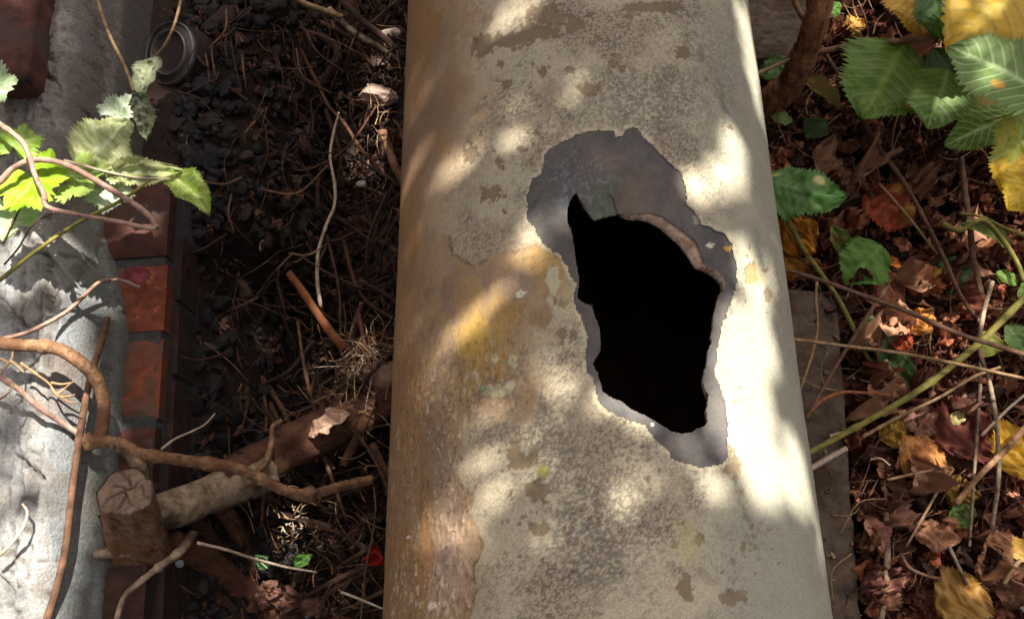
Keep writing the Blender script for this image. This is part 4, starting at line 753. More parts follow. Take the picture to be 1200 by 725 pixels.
leaf_obj('leaf', leaf(at(345,662,-.28), at(365,650,-.27), .32, crump=.5, fold=.6, serr=.12, col=G(56,98,40), col2=G(70,112,50), vein=G(140,190,110), seed=19, ns=20), label='small bright green leaf under the knotty branch near the pipe')
leaf_obj('leaf', leaf(at(314,666,-.29), at(298,650,-.28), .34, crump=.5, fold=.6, serr=.12, roll=.3, col=G(34,62,32), vein=G(170,200,160), seed=20, ns=20), label='dark green leaf with sunlit blotch beside the small bright green leaf')
leaf_obj('leaf', leaf(at(410,484,-.24), at(362,512,-.25), .26, fold=.8, roll=.4, col=G(176,146,126), col2=G(140,112,96), vein=G(120,90,76), seed=21, serr=.01, crump=.4), 'dead', label='pale dry folded leaf lying on the thick root next to the pipe')
for k, (x, y, r_, s_) in enumerate([(335,700,20,31),(300,705,16,32),(368,712,16,33),(318,690,14,34)]):
    leaf_obj('leaf', leaf(at(x - r_, y - 4, -.30), at(x + r_, y + 6, -.30), .35, fold=.6, roll=rnd.uniform(-.4, .4), col=G(112,80,68), col2=G(80,56,46), vein=G(80,56,48), seed=s_, serr=.1, crump=1.2, ns=16), 'dead', label=['pinkish brown curled leaf near the bottom edge left of the pipe','brown curled leaf at the bottom edge over the broad root','curled brown leaf nearest the pipe at the bottom edge of the ditch','small folded brown leaf above the bottom edge leaves'][k])
o = one_stone(211,660,-.17,6,G(120,130,140),'small round bluish pebble on the broad red-brown root', 310)

# ------------------------------------------------------------------ old concrete on the right of the pipe
def rough_block(name, label, corners, z1, h, mat, seed):
    c = [at(x, y, z1) for x, y in corners]; n = 110; U, Vv = np.meshgrid(np.linspace(0, 1, 26), np.linspace(0, 1, n), indexing='ij')
    top = (c[0] * ((1 - U) * (1 - Vv))[..., None] + c[1] * (U * (1 - Vv))[..., None] + c[2] * (U * Vv)[..., None] + c[3] * ((1 - U) * Vv)[..., None])
    top[..., 2] += (fbm(top[..., 0] / .02 + seed, top[..., 1] / .02 + 30, 5) - .5) * .009 + (fbm(top[..., 0] / .006 + seed, top[..., 1] / .006 + 30, 6) - .5) * .004
    top[..., 0] += (fbm(top[..., 1] / .015 + 60, U * 2, 7) - .5) * .006 * U
    m = n; top = top.reshape(-1, 3); V = list(top); loop = [i * m for i in range(26)] + [25 * m + j for j in range(1, m)] + [i * m + m - 1 for i in range(24, -1, -1)] + [j for j in range(m - 2, 0, -1)]
    Fq = list(map(list, gridf(26, m))); st_ = len(V)
    for i in loop: q = V[i].copy(); q[2] -= h; V.append(q)
    L = len(loop)
    for i in range(L): j = (i + 1) % L; Fq.append([loop[i], st_ + i, st_ + j, loop[j]])
    o = link(name, mesh(name, np.array(V), np.array(Fq), M[mat])); tag(o, label, 'concrete'); recenter(o); return o
rough_block('concrete_kerb', 'long dark concrete kerb running beside the lower right of the pipe', [(820,335),(980,343),(1030,1050),(820,1050)], -.252, .12, 'beam', 3)
rough_block('concrete_block', 'pitted grey concrete block beside the upper right of the pipe', [(820,-60),(940,-60),(948,66),(820,70)], -.235, .10, 'beam', 9)

# ------------------------------------------------------------------ leaf litter on the right
g = np.random.RandomState(21)
dcol = [G(112,72,54), G(140,100,78), G(86,54,42), G(164,122,96), G(98,58,48), G(120,80,56), G(70,46,38), G(136,80,58)]
def dead_t(seed, ns=8, nth=2, **k): return leaf((0, 0, 0), (1, 0, 0), rnd.uniform(.12, .42), fold=rnd.uniform(-1.0, 1.8), curl=rnd.uniform(-1.5, 2.4), crump=rnd.uniform(.8, 1.8), serr=rnd.uniform(0, .25), side=rnd.uniform(-.2, .2), teeth=7.3, ns=ns, nth=nth, seed=seed, col=dcol[seed % 8], vein=dcol[seed % 8] * .8, **k)
dt = [dead_t(40 + k) for k in range(24)]
acc = Acc()
for k in range(22000):
    px, py = g.uniform(868, 1450), g.uniform(-220, 1000); dz = g.uniform(-.002, .035); z = -.31 + dz; p = at(px, py, z)
    if px < 1012 + (py - 725) * .09 and py > 335 and g.rand() < .94: continue
    if px < 945 and py < 70 and g.rand() < .93: continue
    if fbm(p[0] / .08 + 70, p[1] / .08 + 70, 5, 2) < .47 and g.rand() < .55: continue
    V, Fq, K = dt[g.randint(24)]; s = g.uniform(.010, .034); p = at(px, py, z); p[2] = ground_z(np.array(p[0]), np.array(p[1])) + dz + .004
    acc.add((V - [.5, 0, 0]) @ rotm(g).T * s + p, Fq, K * g.uniform(.35, 1.45) * np.array([1.22, 1.04, 1.0]))
tag(acc.obj('leaf_litter', M['dead']), 'deep litter of small crumpled brown leaves right of the pipe', kind='stuff')
acc = Acc()
for k in range(2700):
    px = 485 - abs(g.randn()) * 110; py = g.uniform(-240, 1000)
    if px < 230: continue
    p = at(px, py, -.36); V, Fq, K = dt[g.randint(24)]; s = g.uniform(.006, .022); p[2] = ground_z(np.array(p[0]), np.array(p[1])) + g.uniform(.002, .02)
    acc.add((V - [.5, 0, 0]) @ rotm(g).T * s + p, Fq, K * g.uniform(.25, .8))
tag(acc.obj('leaf_litter', M['dead']), 'scraps of dark dead leaf among the gravel left of the pipe', kind='stuff')
# larger dead leaves, one object each
dm = [mesh('dead_leaf', *(lambda d: (d[0], d[1]))(d), M['dead'], d[2]) for d in [dead_t(90 + k, 16, 4) for k in range(14)]]
tones = {0: 'brown', 1: 'light brown', 2: 'dark brown', 3: 'tan', 4: 'maroon brown', 5: 'brown', 6: 'dark brown', 7: 'reddish brown'}
marks = [(985,30,'near the top edge behind the fibrous trunk'),(1035,25,'at the top edge left of the yellow leaves'),(1010,95,'partly under the green leaf with the yellow edge'),(1060,120,'below the branch stem of the sapling'),(1090,165,'below the medium green leaf of the sapling'),(1140,190,'under the ribbed green leaf with a pale midrib'),(1180,250,'below the yellow leaf tip at the right edge'),(960,190,'above the broad dark green leaf by the pipe'),(990,260,'right of the orange-yellow leaf at the pipe'),(935,310,'between the pipe and the olive leaf stalk'),(1050,250,'on the orange-red leaf with a yellow margin'),(1020,300,'around the green triangular leaf'),(1095,250,'beside the long brown stalk'),(1120,320,'around the round shaded green leaf'),(1170,310,'near the curled green leaf and forked stalk'),(1080,350,'above the long thin grey-brown twig'),(1150,370,'between the thin twig and the right edge'),(1040,400,'beside the crinkled pale green leaf'),(1090,420,'under the long straight straw stalk'),(1140,460,'below the olive-yellow stem at the right'),(1190,450,'at the right edge under the straw stalk'),(1040,480,'just below the olive-yellow stem near the kerb'),(1030,540,'by the curled yellow leaf near the kerb'),(1090,510,'around the dark maroon leaf in the heap'),(1150,520,'beside the pale vertical dry stalk'),(1185,560,'below the golden yellow leaf at the right edge'),(1080,570,'around the ribbed tan-orange leaf'),(1120,610,'near the small fresh green leaf scrap'),(1040,620,'beside the rolled leaf and the kerb'),(1040,690,'in the bottom litter next to the kerb'),(1090,650,'below the long level tan leaf'),(1120,700,'around the ragged yellow leaf at the bottom'),(1165,640,'around the upright folded tan leaf'),(1185,700,'in the lower right corner')]
for (x0, x1, y0, y1), cnt in (((1010,1200,0,120),26), ((1000,1200,160,330),22), ((930,1060,200,345),20), ((1010,1200,340,530),48), ((1015,1200,530,725),50)):
    for k in range(cnt):
        px, py = g.uniform(x0, x1), g.uniform(y0, y1); ti_ = g.randint(14); o = link('dead_leaf', dm[ti_]); p = at(px, py, -.26 + g.uniform(-.012, .02)); s = wr(g.uniform(24, 52), p)
        q = Matrix(rotm(g).tolist()).to_4x4(); q = Matrix.Translation(p.tolist()) @ q @ Matrix.Scale(s, 4); o.matrix_world = q
        mk = min(marks, key=lambda m: math.hypot(m[0] - px, m[1] - py))[2]
        tag(o, tones[(90 + ti_) % 8] + ' crumpled dead leaf ' + mk, 'dead leaf', 'dead leaves in the litter right of the pipe')
# straw and twig litter
acc = Acc(); acc2 = Acc()
for k in range(1700):
    px, py = g.uniform(885, 1430), g.uniform(-200, 980); z = -.31 + g.uniform(.02, .075)
    if px < 1005 and py > 340 and g.rand() < .8: continue
    a = g.uniform(0, 3.14); l = g.uniform(14, 70); b = g.uniform(-.5, .5); dz = g.uniform(-.015, .015)
    P = crv(pts_px([(px, py, z), (px + math.cos(a) * l / 2, py + math.sin(a) * l / 2, z + dz), (px + math.cos(a + b) * l, py + math.sin(a + b) * l, z)]), 4)
    w = proj(P)[2] / F; V, Fq = tube(P, np.full(len(P), g.uniform(.3, .9)) * w, 5, .1, k); (acc if g.rand() < .35 else acc2).add(V, Fq)
tag(acc.obj('straw_litter', M['straw']), 'fine dry straws scattered over the leaf litter', kind='stuff')
tag(acc2.obj('twig_litter', M['twig_brown']), 'fine brown twigs scattered over the leaf litter', kind='stuff')

# ------------------------------------------------------------------ named leaves on the right
gd = G(62,98,44); gm = G(84,124,60); gl = G(116,152,84); ye = G(196,160,34); og = G(190,116,36)
def L_(a, za, b, zb, w, label, **k):
    mat = k.pop('mat', 'leaf'); name = k.pop('name', 'leaf'); par = k.pop('parent', None)
    return leaf_obj(name, leaf(at(*a, za), at(*b, zb), w, **k), mat, par, label if par is None else None, plabel=label if par is not None else None)
sap = thing('elm_sapling', 'leafy branch with ribbed green and yellow leaves filling the top right corner', 'branch', at(1130, 40, -.1))
stick('branch_stem', '', '', [(958,62,-.20),(985,56,-.19),(1020,50,-.17),(1060,48,-.15),(1095,43,-.13),(1125,40,-.12),(1170,30,-.11),(1230,18,-.1)], 3.6, 3, 'bark_tan', parent=sap, knots=[(.2,.4,.02)])
bigk = dict(ns=130, nth=16, crump=.06, edgew=.008, veinw=.8, fold=.12, curl=.2, parent=sap)
L_((1240,118),-.02,(1112,52),-.03,.40,'large ribbed green leaf with an orange blotch, nearest of the branch',col=G(94,128,78),col2=G(78,116,58),vein=G(160,186,130),seed=51,patches=[(.45,.45,.06,G(190,150,50)),(.08,-.3,.2,G(170,170,50))],serr=.14,teeth=20,**bigk)
L_((1230,-40),-.06,(1112,58),-.07,.34,'broad yellow leaf behind the large ribbed green leaf',col=G(198,160,30),col2=G(206,174,60),vein=G(190,170,60),seed=52,**bigk)
L_((1090,-20),-.10,(1108,48),-.12,.42,'dark green leaf at the top edge between the yellow leaves',col=G(44,82,38),col2=G(56,94,42),vein=G(70,110,56),seed=53,**bigk)
L_((1062,-30),-.13,(1082,42),-.14,.40,'yellow leaf with a brown margin at the top edge',col=G(206,164,56),col2=G(190,134,40),vein=G(180,140,60),seed=54,**bigk)
L_((1062,48),-.155,(1012,138),-.17,.48,'green leaf with yellow edge hanging under the branch stem',col=G(74,112,44),col2=G(88,124,48),vein=G(110,140,64),seed=55,patches=[(.45,.9,.14,G(190,160,60)),(.2,.9,.1,G(180,120,60)),(.6,.8,.1,G(170,150,60))],**bigk)
L_((1112,80),-.13,(1088,150),-.14,.46,'medium green leaf in the middle of the leaf cluster',col=G(74,110,54),col2=G(92,124,60),vein=G(120,150,90),seed=56,**bigk)
L_((1192,132),-.09,(1108,170),-.11,.30,'ribbed green leaf with a pale midrib pointing lower left',col=G(84,122,56),col2=G(96,132,66),vein=G(176,196,140),seed=57,**bigk)
L_((1150,80),-.14,(1190,160),-.15,.5,'olive yellow leaf shaded behind the ribbed leaves',col=G(110,120,40),col2=G(150,130,40),vein=G(130,130,60),seed=58,**bigk)
L_((1204,128),-.06,(1176,226),-.09,.28,'leaf hanging at the right edge, green above and yellow below',col=G(104,140,76),col2=G(170,170,60),vein=G(150,170,90),seed=59,patches=[(.85,0,.28,G(206,178,48)),(.6,.5,.15,G(190,170,60))],**bigk)
L_((1230,190),-.07,(1182,246),-.09,.42,'yellow leaf tip at the right edge under the hanging leaf',col=G(206,176,44),col2=G(190,150,40),vein=G(180,160,60),seed=60,**bigk)
L_((1095,55),-.15,(1130,118),-.17,.45,'dark green leaf deep in the cluster below the branch stem',col=G(46,78,36),vein=G(60,96,48),seed=61,**bigk)
stick('petiole', '', '', [(1200,118,-.05),(1196,128,-.06),(1191,133,-.08),(1150,143,-.1)], 1.5, 1, 'green_stem', parent=sap)
L_((893,213),-.19,(992,234),-.16,.36,'broad dark green leaf touching the right side of the pipe',col=G(60,104,58),col2=G(70,116,62),vein=G(90,130,76),seed=62,ns=50,nth=10,fold=-.2,curl=-.2,patches=[(.62,.6,.09,G(176,190,140)),(.05,.5,.1,G(150,170,120))])
stick('stem', 'olive leaf stalk dropping from the broad dark green leaf to the kerb', 'stem', [(918,248,-.2),(930,272,-.22),(945,298,-.24),(960,318,-.245),(982,350,-.245),(1000,385,-.25),(1020,425,-.25),(1035,445,-.25)], 3.4, 2.4, 'green_stem')
L_((1034,286),-.22,(990,332),-.235,.46,'green triangular leaf lying in litter above the kerb',col=G(78,124,56),col2=G(92,138,64),vein=G(100,140,74),seed=63,ns=40,nth=9,patches=[(.95,.4,.1,G(150,140,60))])
L_((1122,298),-.25,(1118,350),-.26,.46,'round shaded green leaf in the middle of the right litter',col=G(56,92,44),vein=G(80,110,60),seed=64,patches=[(.5,-.9,.15,G(150,140,60))])
L_((1040,372),-.24,(1012,410),-.25,.42,'crinkled pale green leaf beside the upper end of the kerb',col=G(96,116,84),col2=G(72,98,60),vein=G(130,146,116),seed=65,crump=.4)
L_((1062,410),-.26,(1024,450),-.27,.45,'dark green leaf beneath the crinkled pale green leaf',col=G(48,84,44),vein=G(60,100,56),seed=66,crump=.3)
L_((1012,228),-.24,(1072,262),-.24,.48,'orange-red leaf with a yellow margin in the upper litter',col=G(150,62,30),col2=G(128,48,26),vein=G(150,80,40),seed=67,crump=.4,patches=[(.9,.3,.25,G(190,150,60)),(.4,.9,.15,G(180,130,60))])
L_((912,290),-.25,(958,262),-.23,.50,'bright orange-yellow leaf tucked against the pipe',col=G(196,130,34),col2=G(210,146,50),vein=G(160,100,40),seed=68,crump=.5,patches=[(.5,0,.14,G(70,44,30))])
L_((920,330),-.26,(925,285),-.25,.4,'yellow-brown leaf just below the orange-yellow leaf at the pipe',col=G(176,124,44),col2=G(140,92,44),vein=G(130,90,40),seed=69,crump=.6)
L_((1030,304),-.25,(1058,312),-.25,.22,'curled orange leaf strip right of the triangular green leaf',col=G(186,112,44),vein=G(150,90,40),seed=70,fold=.9)
L_((1062,338),-.25,(1105,316),-.25,.40,'tan-orange leaf lying below the dark gap in the litter',col=G(176,106,60),col2=G(140,80,48),vein=G(130,80,50),seed=71,crump=.5,mat='dead')
L_((1012,350),-.25,(1062,330),-.24,.5,'pinkish tan dead leaf behind the long thin twig',col=G(170,112,88),col2=G(140,86,64),vein=G(120,76,60),seed=72,crump=.4,mat='dead')
L_((1068,390),-.25,(1092,362),-.24,.4,'sunlit golden leaf beside the crinkled pale green leaf',col=G(206,150,70),col2=G(170,100,50),vein=G(150,100,50),seed=73,crump=.7)
L_((1042,404),-.25,(1070,394),-.24,.5,'sunlit rusty red curled leaf under the long thin twig',col=G(170,84,54),vein=G(130,60,40),seed=74,crump=.8,fold=.8)
L_((1162,388),-.21,(1152,418),-.22,.52,'round yellow-green leaf hanging behind the green stem',col=G(140,146,64),col2=G(160,156,76),vein=G(130,130,60),seed=75)
L_((1180,380),-.21,(1206,420),-.22,.36,'green pointed leaf at the right edge near the stem',col=G(88,128,72),vein=G(120,150,100),seed=76)
L_((1030,512),-.25,(1068,506),-.24,.42,'curled yellow leaf just below the thick green stem',col=G(196,160,66),col2=G(150,100,44),vein=G(150,120,60),seed=77,crump=.5,fold=.8,curl=.8)
L_((1165,545),-.23,(1212,506),-.23,.5,'golden yellow leaf at the right edge below the stem',col=G(206,164,50),col2=G(186,130,40),vein=G(170,120,40),seed=78,crump=.4)
L_((1128,556),-.24,(1118,598),-.25,.42,'olive yellow leaf standing over the small green scrap',col=G(156,122,46),col2=G(126,84,44),vein=G(120,90,44),seed=79,crump=.6)
L_((1112,612),-.235,(1144,596),-.235,.34,'small fresh green leaf scrap low in the right litter',col=G(74,104,54),col2=G(92,114,70),vein=G(110,130,90),seed=80,crump=.4)
L_((1104,722),-.235,(1150,682),-.235,.56,'ragged yellow leaf near the bottom edge at the right',col=G(176,142,72),col2=G(150,106,54),vein=G(160,120,50),seed=81,crump=.5,serr=.12)
L_((1184,650),-.24,(1206,636),-.24,.5,'small yellow leaf at the right edge near the bottom',col=G(200,160,70),vein=G(160,120,60),seed=82)
L_((1060,555),-.24,(1102,518),-.235,.5,'ribbed tan-orange leaf in the heap below the stem',col=G(176,122,66),col2=G(150,96,52),vein=G(120,80,46),seed=83,mat='dead',crump=.3)
L_((1100,520),-.23,(1160,485),-.23,.5,'large dark maroon leaf in the middle of the red-brown heap',col=G(110,56,44),col2=G(92,44,38),vein=G(80,40,34),seed=84,mat='dead',crump=.4)
L_((1060,480),-.24,(1098,510),-.235,.42,'brown-grey leaf with a shine right of the yellow curled leaf',col=G(130,92,76),col2=G(110,72,60),vein=G(90,60,50),seed=85,mat='dead',crump=.4)
L_((1114,498),-.225,(1130,480),-.22,.3,'little pale yellow leaf scrap catching light in the heap',col=G(176,166,110),vein=G(190,180,110),seed=86,ns=16)
L_((1072,622),-.23,(1126,634),-.23,.30,'long tan leaf lying level below the small green scrap',col=G(156,112,84),col2=G(130,88,66),vein=G(110,80,60),seed=87,mat='dead',crump=.4)
L_((1150,680),-.24,(1172,620),-.23,.30,'folded tan leaf standing upright near the lower right corner',col=G(166,122,88),col2=G(140,96,70),vein=G(110,80,60),seed=88,mat='dead',crump=.4,fold=.9)
L_((1016,606),-.245,(1036,648),-.24,.30,'pinkish brown rolled leaf right beside the kerb',col=G(170,124,106),col2=G(140,96,80),vein=G(110,80,66),seed=89,mat='dead',fold=1.0)
L_((1006,690),-.24,(1066,668),-.24,.2,'reddish dead leaf lying flat against the lower kerb edge',fold=.8,crump=.9,col=G(104,66,56),col2=G(86,50,44),vein=G(100,60,50),seed=90,mat='dead')
L_((940,95),-.22,(985,128),-.22,.20,'rolled olive-tan leaf below the fibrous trunk',col=G(146,132,72),col2=G(110,110,54),vein=G(120,100,60),seed=91,fold=1.2,curl=.1)
L_((890,88),-.23,(932,72),-.22,.36,'dark green leaf between the pipe and the fibrous trunk',col=G(52,90,40),vein=G(76,110,56),seed=92)
L_((904,136),-.24,(930,142),-.24,.34,'small light green leaf right of the pipe below the trunk',col=G(96,124,70),vein=G(120,150,90),seed=93)
L_((945,160),-.25,(968,140),-.25,.42,'small dark green leaf in the shade right of the small light leaf',col=G(50,76,38),vein=G(60,90,46),seed=94)
L_((968,20),-.26,(984,2),-.25,.4,'glossy green leaf at the top edge behind the trunk',col=G(90,140,60),vein=G(130,170,100),seed=95)
L_((990,40),-.26,(1012,22),-.25,.45,'yellow leaf in the sunlit litter at the top edge',col=G(210,170,80),col2=G(190,130,60),vein=G(180,130,60),seed=96,crump=.4)
L_((985,298),-.25,(975,262),-.24,.3,'narrow mossy green leaf near the triangular green leaf',col=G(90,110,60),vein=G(110,130,80),seed=97,fold=.9)
L_((1130,258),-.20,(1190,290),-.20,.16,'curled green leaf twisted along the fork of dry stalks',col=G(124,150,92),col2=G(96,126,66),vein=G(150,170,120),seed=98,fold=.8,curl=.8)
L_((1168,318),-.22,(1192,334),-.22,.3,'small green leaf with a bright rim at the right edge',col=G(96,136,60),vein=G(150,180,110),seed=99)
L_((1195,350),-.22,(1215,330),-.22,.3,'green leaf cut by the right edge above the green stem',col=G(90,130,60),vein=G(120,150,90),seed=100)
# ------------------------------------------------------------------ stems and twigs on the right
stick('trunk', 'reddish fibrous bark trunk leaning into the top edge beside the pipe', 'trunk', [(968,-25,-.08),(962,5,-.10),(955,30,-.12),(946,55,-.15),(936,80,-.18),(925,100,-.21),(905,118,-.24),(888,135,-.27)], 12, 17, 'bark_fibre', sides=16, rough=.10, n=12)
stick('twig', 'thin brown twig angled into the base of the fibrous trunk', 'twig', [(925,-15,-.15),(935,10,-.16),(945,28,-.17)], 3.2, 3, 'bark_tan')
stick('stem', 'pale straight stalk from the pipe to the fibrous trunk', 'stem', [(886,87,-.17),(905,79,-.17),(930,68,-.17)], 2.6, 2.4, 'straw')
stick('stem', 'olive-yellow thick stem slanting up from kerb to the right edge', 'stem', [(900,552,-.20),(948,530,-.195),(990,508,-.19),(1040,480,-.185),(1085,452,-.18),(1120,425,-.175),(1150,400,-.17),(1180,370,-.165),(1225,325,-.16)], 3.2, 4.2, 'green_stem', sides=10, n=12, knots=[(.28,.35,.012),(.52,.4,.012),(.75,.35,.012)])
stick('twig', 'long thin grey-brown twig slanting from the pipe down to the right edge', 'twig', [(912,314,-.17),(960,328,-.165),(1010,346,-.16),(1060,364,-.155),(1120,390,-.15),(1160,403,-.15),(1230,424,-.15)], 2.4, 3, 'twig_brown')
stick('stalk', 'long straight straw stalk crossing over the kerb to the right edge', 'stalk', [(925,397,-.17),(980,404,-.165),(1050,413,-.16),(1120,426,-.155),(1230,450,-.15)], 2.2, 2, 'straw', rough=.03)
stick('stalk', 'thin wavy pale stalk hanging over the kerb beside the pipe', 'stalk', [(958,325,-.2),(956,350,-.2),(958,385,-.205),(950,420,-.21),(936,462,-.215)], 1.8, 1.4, 'straw')
stick('stalk', 'straight tan stalk leaning over the kerb towards the pipe', 'stalk', [(1040,335,-.21),(1015,372,-.2),(990,412,-.2),(968,448,-.2),(944,492,-.2)], 2.6, 2, 'twig_brown')
stick('stalk', 'thin arched red-brown stalk joining the leaning tan stalk', 'stalk', [(950,482,-.2),(962,470,-.2),(985,460,-.2),(1010,460,-.2),(1045,463,-.19)], 2.2, 1.8, 'orange_wood')
stick('stalk', 'bleached flat straw on the kerb below the olive stem', 'stalk', [(948,550,-.225),(970,537,-.225),(992,525,-.225)], 3.4, 3, 'pale')
stick('stalk', 'short bleached straw above the olive stem on the kerb', 'stalk', [(972,512,-.235),(992,506,-.235),(1008,500,-.235)], 3, 2.6, 'pale')
stick('stalk', 'straw stalk running beside the thick stem up to the right', 'stalk', [(1010,512,-.2),(1050,490,-.2),(1100,466,-.195),(1140,442,-.19),(1172,430,-.19)], 2.4, 1.8, 'straw')
stick('stalk', 'pale vertical dry stalk crossing under the long twigs', 'stalk', [(1163,330,-.2),(1152,370,-.2),(1148,410,-.2),(1160,450,-.2),(1168,500,-.2),(1170,560,-.21),(1162,620,-.22)], 3, 2.8, 'bark_grey')
stick('stalk', 'thin vertical dry stalk left of the pale vertical stalk', 'stalk', [(1150,420,-.21),(1148,460,-.21),(1144,520,-.22),(1140,580,-.22),(1136,640,-.23)], 2.4, 2, 'bark_grey')
stick('stalk', 'upright brown stalk rising through the shaded litter', 'stalk', [(1126,185,-.19),(1130,220,-.2),(1136,260,-.21),(1140,300,-.22),(1150,345,-.23)], 3.4, 3.2, 'twig_brown', knots=[(.5,.3,.03)])
stick('stalk', 'long brown stalk running from the trunk down across the litter', 'stalk', [(962,55,-.22),(985,92,-.22),(1005,130,-.22),(1028,170,-.22),(1060,215,-.22),(1085,260,-.22),(1105,300,-.22),(1125,345,-.22),(1150,380,-.22)], 3, 2.6, 'twig_brown', rough=.12)
stick('stalk', 'thin pale stalk beside the long brown stalk', 'stalk', [(1030,215,-.23),(1065,255,-.23),(1098,298,-.23)], 1.7, 1.4, 'straw')
stick('stalk', 'broken grey stalk lying under the elm branch shade', 'stalk', [(1070,215,-.23),(1082,200,-.22),(1093,192,-.22)], 3.4, 3, 'twig_brown')
stick('stalk', 'dry forked stalk near the right edge reaching the curled green leaf', 'stalk', [(1104,262,-.2),(1125,270,-.2),(1150,258,-.19),(1170,275,-.19),(1190,305,-.2),(1200,330,-.2)], 3, 2.6, 'green_stem')
stick('stalk', 'thin olive stalk above the dry forked stalk', 'stalk', [(1124,250,-.2),(1150,254,-.19),(1175,266,-.19),(1205,278,-.19)], 2, 2.4, 'green_stem')
stick('stalk', 'brown diagonal stalk in the heap at lower right', 'stalk', [(1120,590,-.21),(1150,555,-.2),(1180,525,-.2),(1215,485,-.2)], 3.4, 3.6, 'bark_tan')
stick('stalk', 'pale thin stalk over the golden yellow leaf', 'stalk', [(1150,510,-.2),(1180,480,-.2),(1210,455,-.2)], 1.8, 1.5, 'pale')
stick('stalk', 'bent straw making an arrow shape above the small green scrap', 'stalk', [(1040,562,-.22),(1080,553,-.21),(1116,548,-.21),(1105,565,-.21),(1085,600,-.215),(1062,640,-.22)], 1.8, 1.4, 'straw', n=6)
stick('stalk', 'straight grey straw beside the ragged yellow leaf', 'stalk', [(1112,640,-.22),(1124,665,-.22),(1132,685,-.22)], 2.4, 2.2, 'bark_grey')
stick('stalk', 'dark curved stalk left of the ragged yellow leaf', 'stalk', [(1056,650,-.22),(1066,665,-.22),(1085,674,-.22),(1102,678,-.22)], 2.2, 2, 'twig_brown')
stick('stalk', 'pale upright rotten stalk beside the kerb at the bottom', 'stalk', [(1038,600,-.24),(1040,640,-.24),(1038,690,-.24),(1030,740,-.24)], 3.2, 3.6, 'bark_grey', rough=.15)
stick('stalk', 'short thick straw pointing at the upright folded leaf', 'stalk', [(1176,684,-.22),(1186,668,-.22),(1196,655,-.22)], 2.6, 2.4, 'straw')
stick('stalk', 'thin white curved straw just right of the kerb', 'stalk', [(1020,538,-.23),(1032,537,-.225),(1043,545,-.225)], 1.4, 1, 'pale')
# crumbs and pebbles lying on the kerb
acc = Acc(); g = np.random.RandomState(77)
for k in range(110):
    px = g.uniform(950, 1008); py = g.uniform(345, 725)
    if px < 935 + (py - 340) * .11: continue
    p = at(px, py, -.25); V, Fq = tmpl[k % 8]; s = .0008 + .004 * g.rand()**2.5; acc.add(V @ rotm(g).T * s + p, Fq, [G(100,86,72), G(74,62,52), G(124,106,80)][g.randint(3)])
tag(acc.obj('kerb_crumbs', M['slag'], smooth=False), 'crumbs and small pebbles lying on the dark concrete kerb', kind='stuff')
one_stone(1196,705,-.24,14,G(120,118,116),'smooth grey pebble at the lower right corner of the litter', 311)
leaf_obj('leaf', leaf(at(632,558,.205), at(643,546,.207), .4, col=G(176,176,110), vein=G(190,190,130), seed=131, ns=12, nth=4), label='tiny yellow-green leaf scrap stuck on the pipe below the hole')

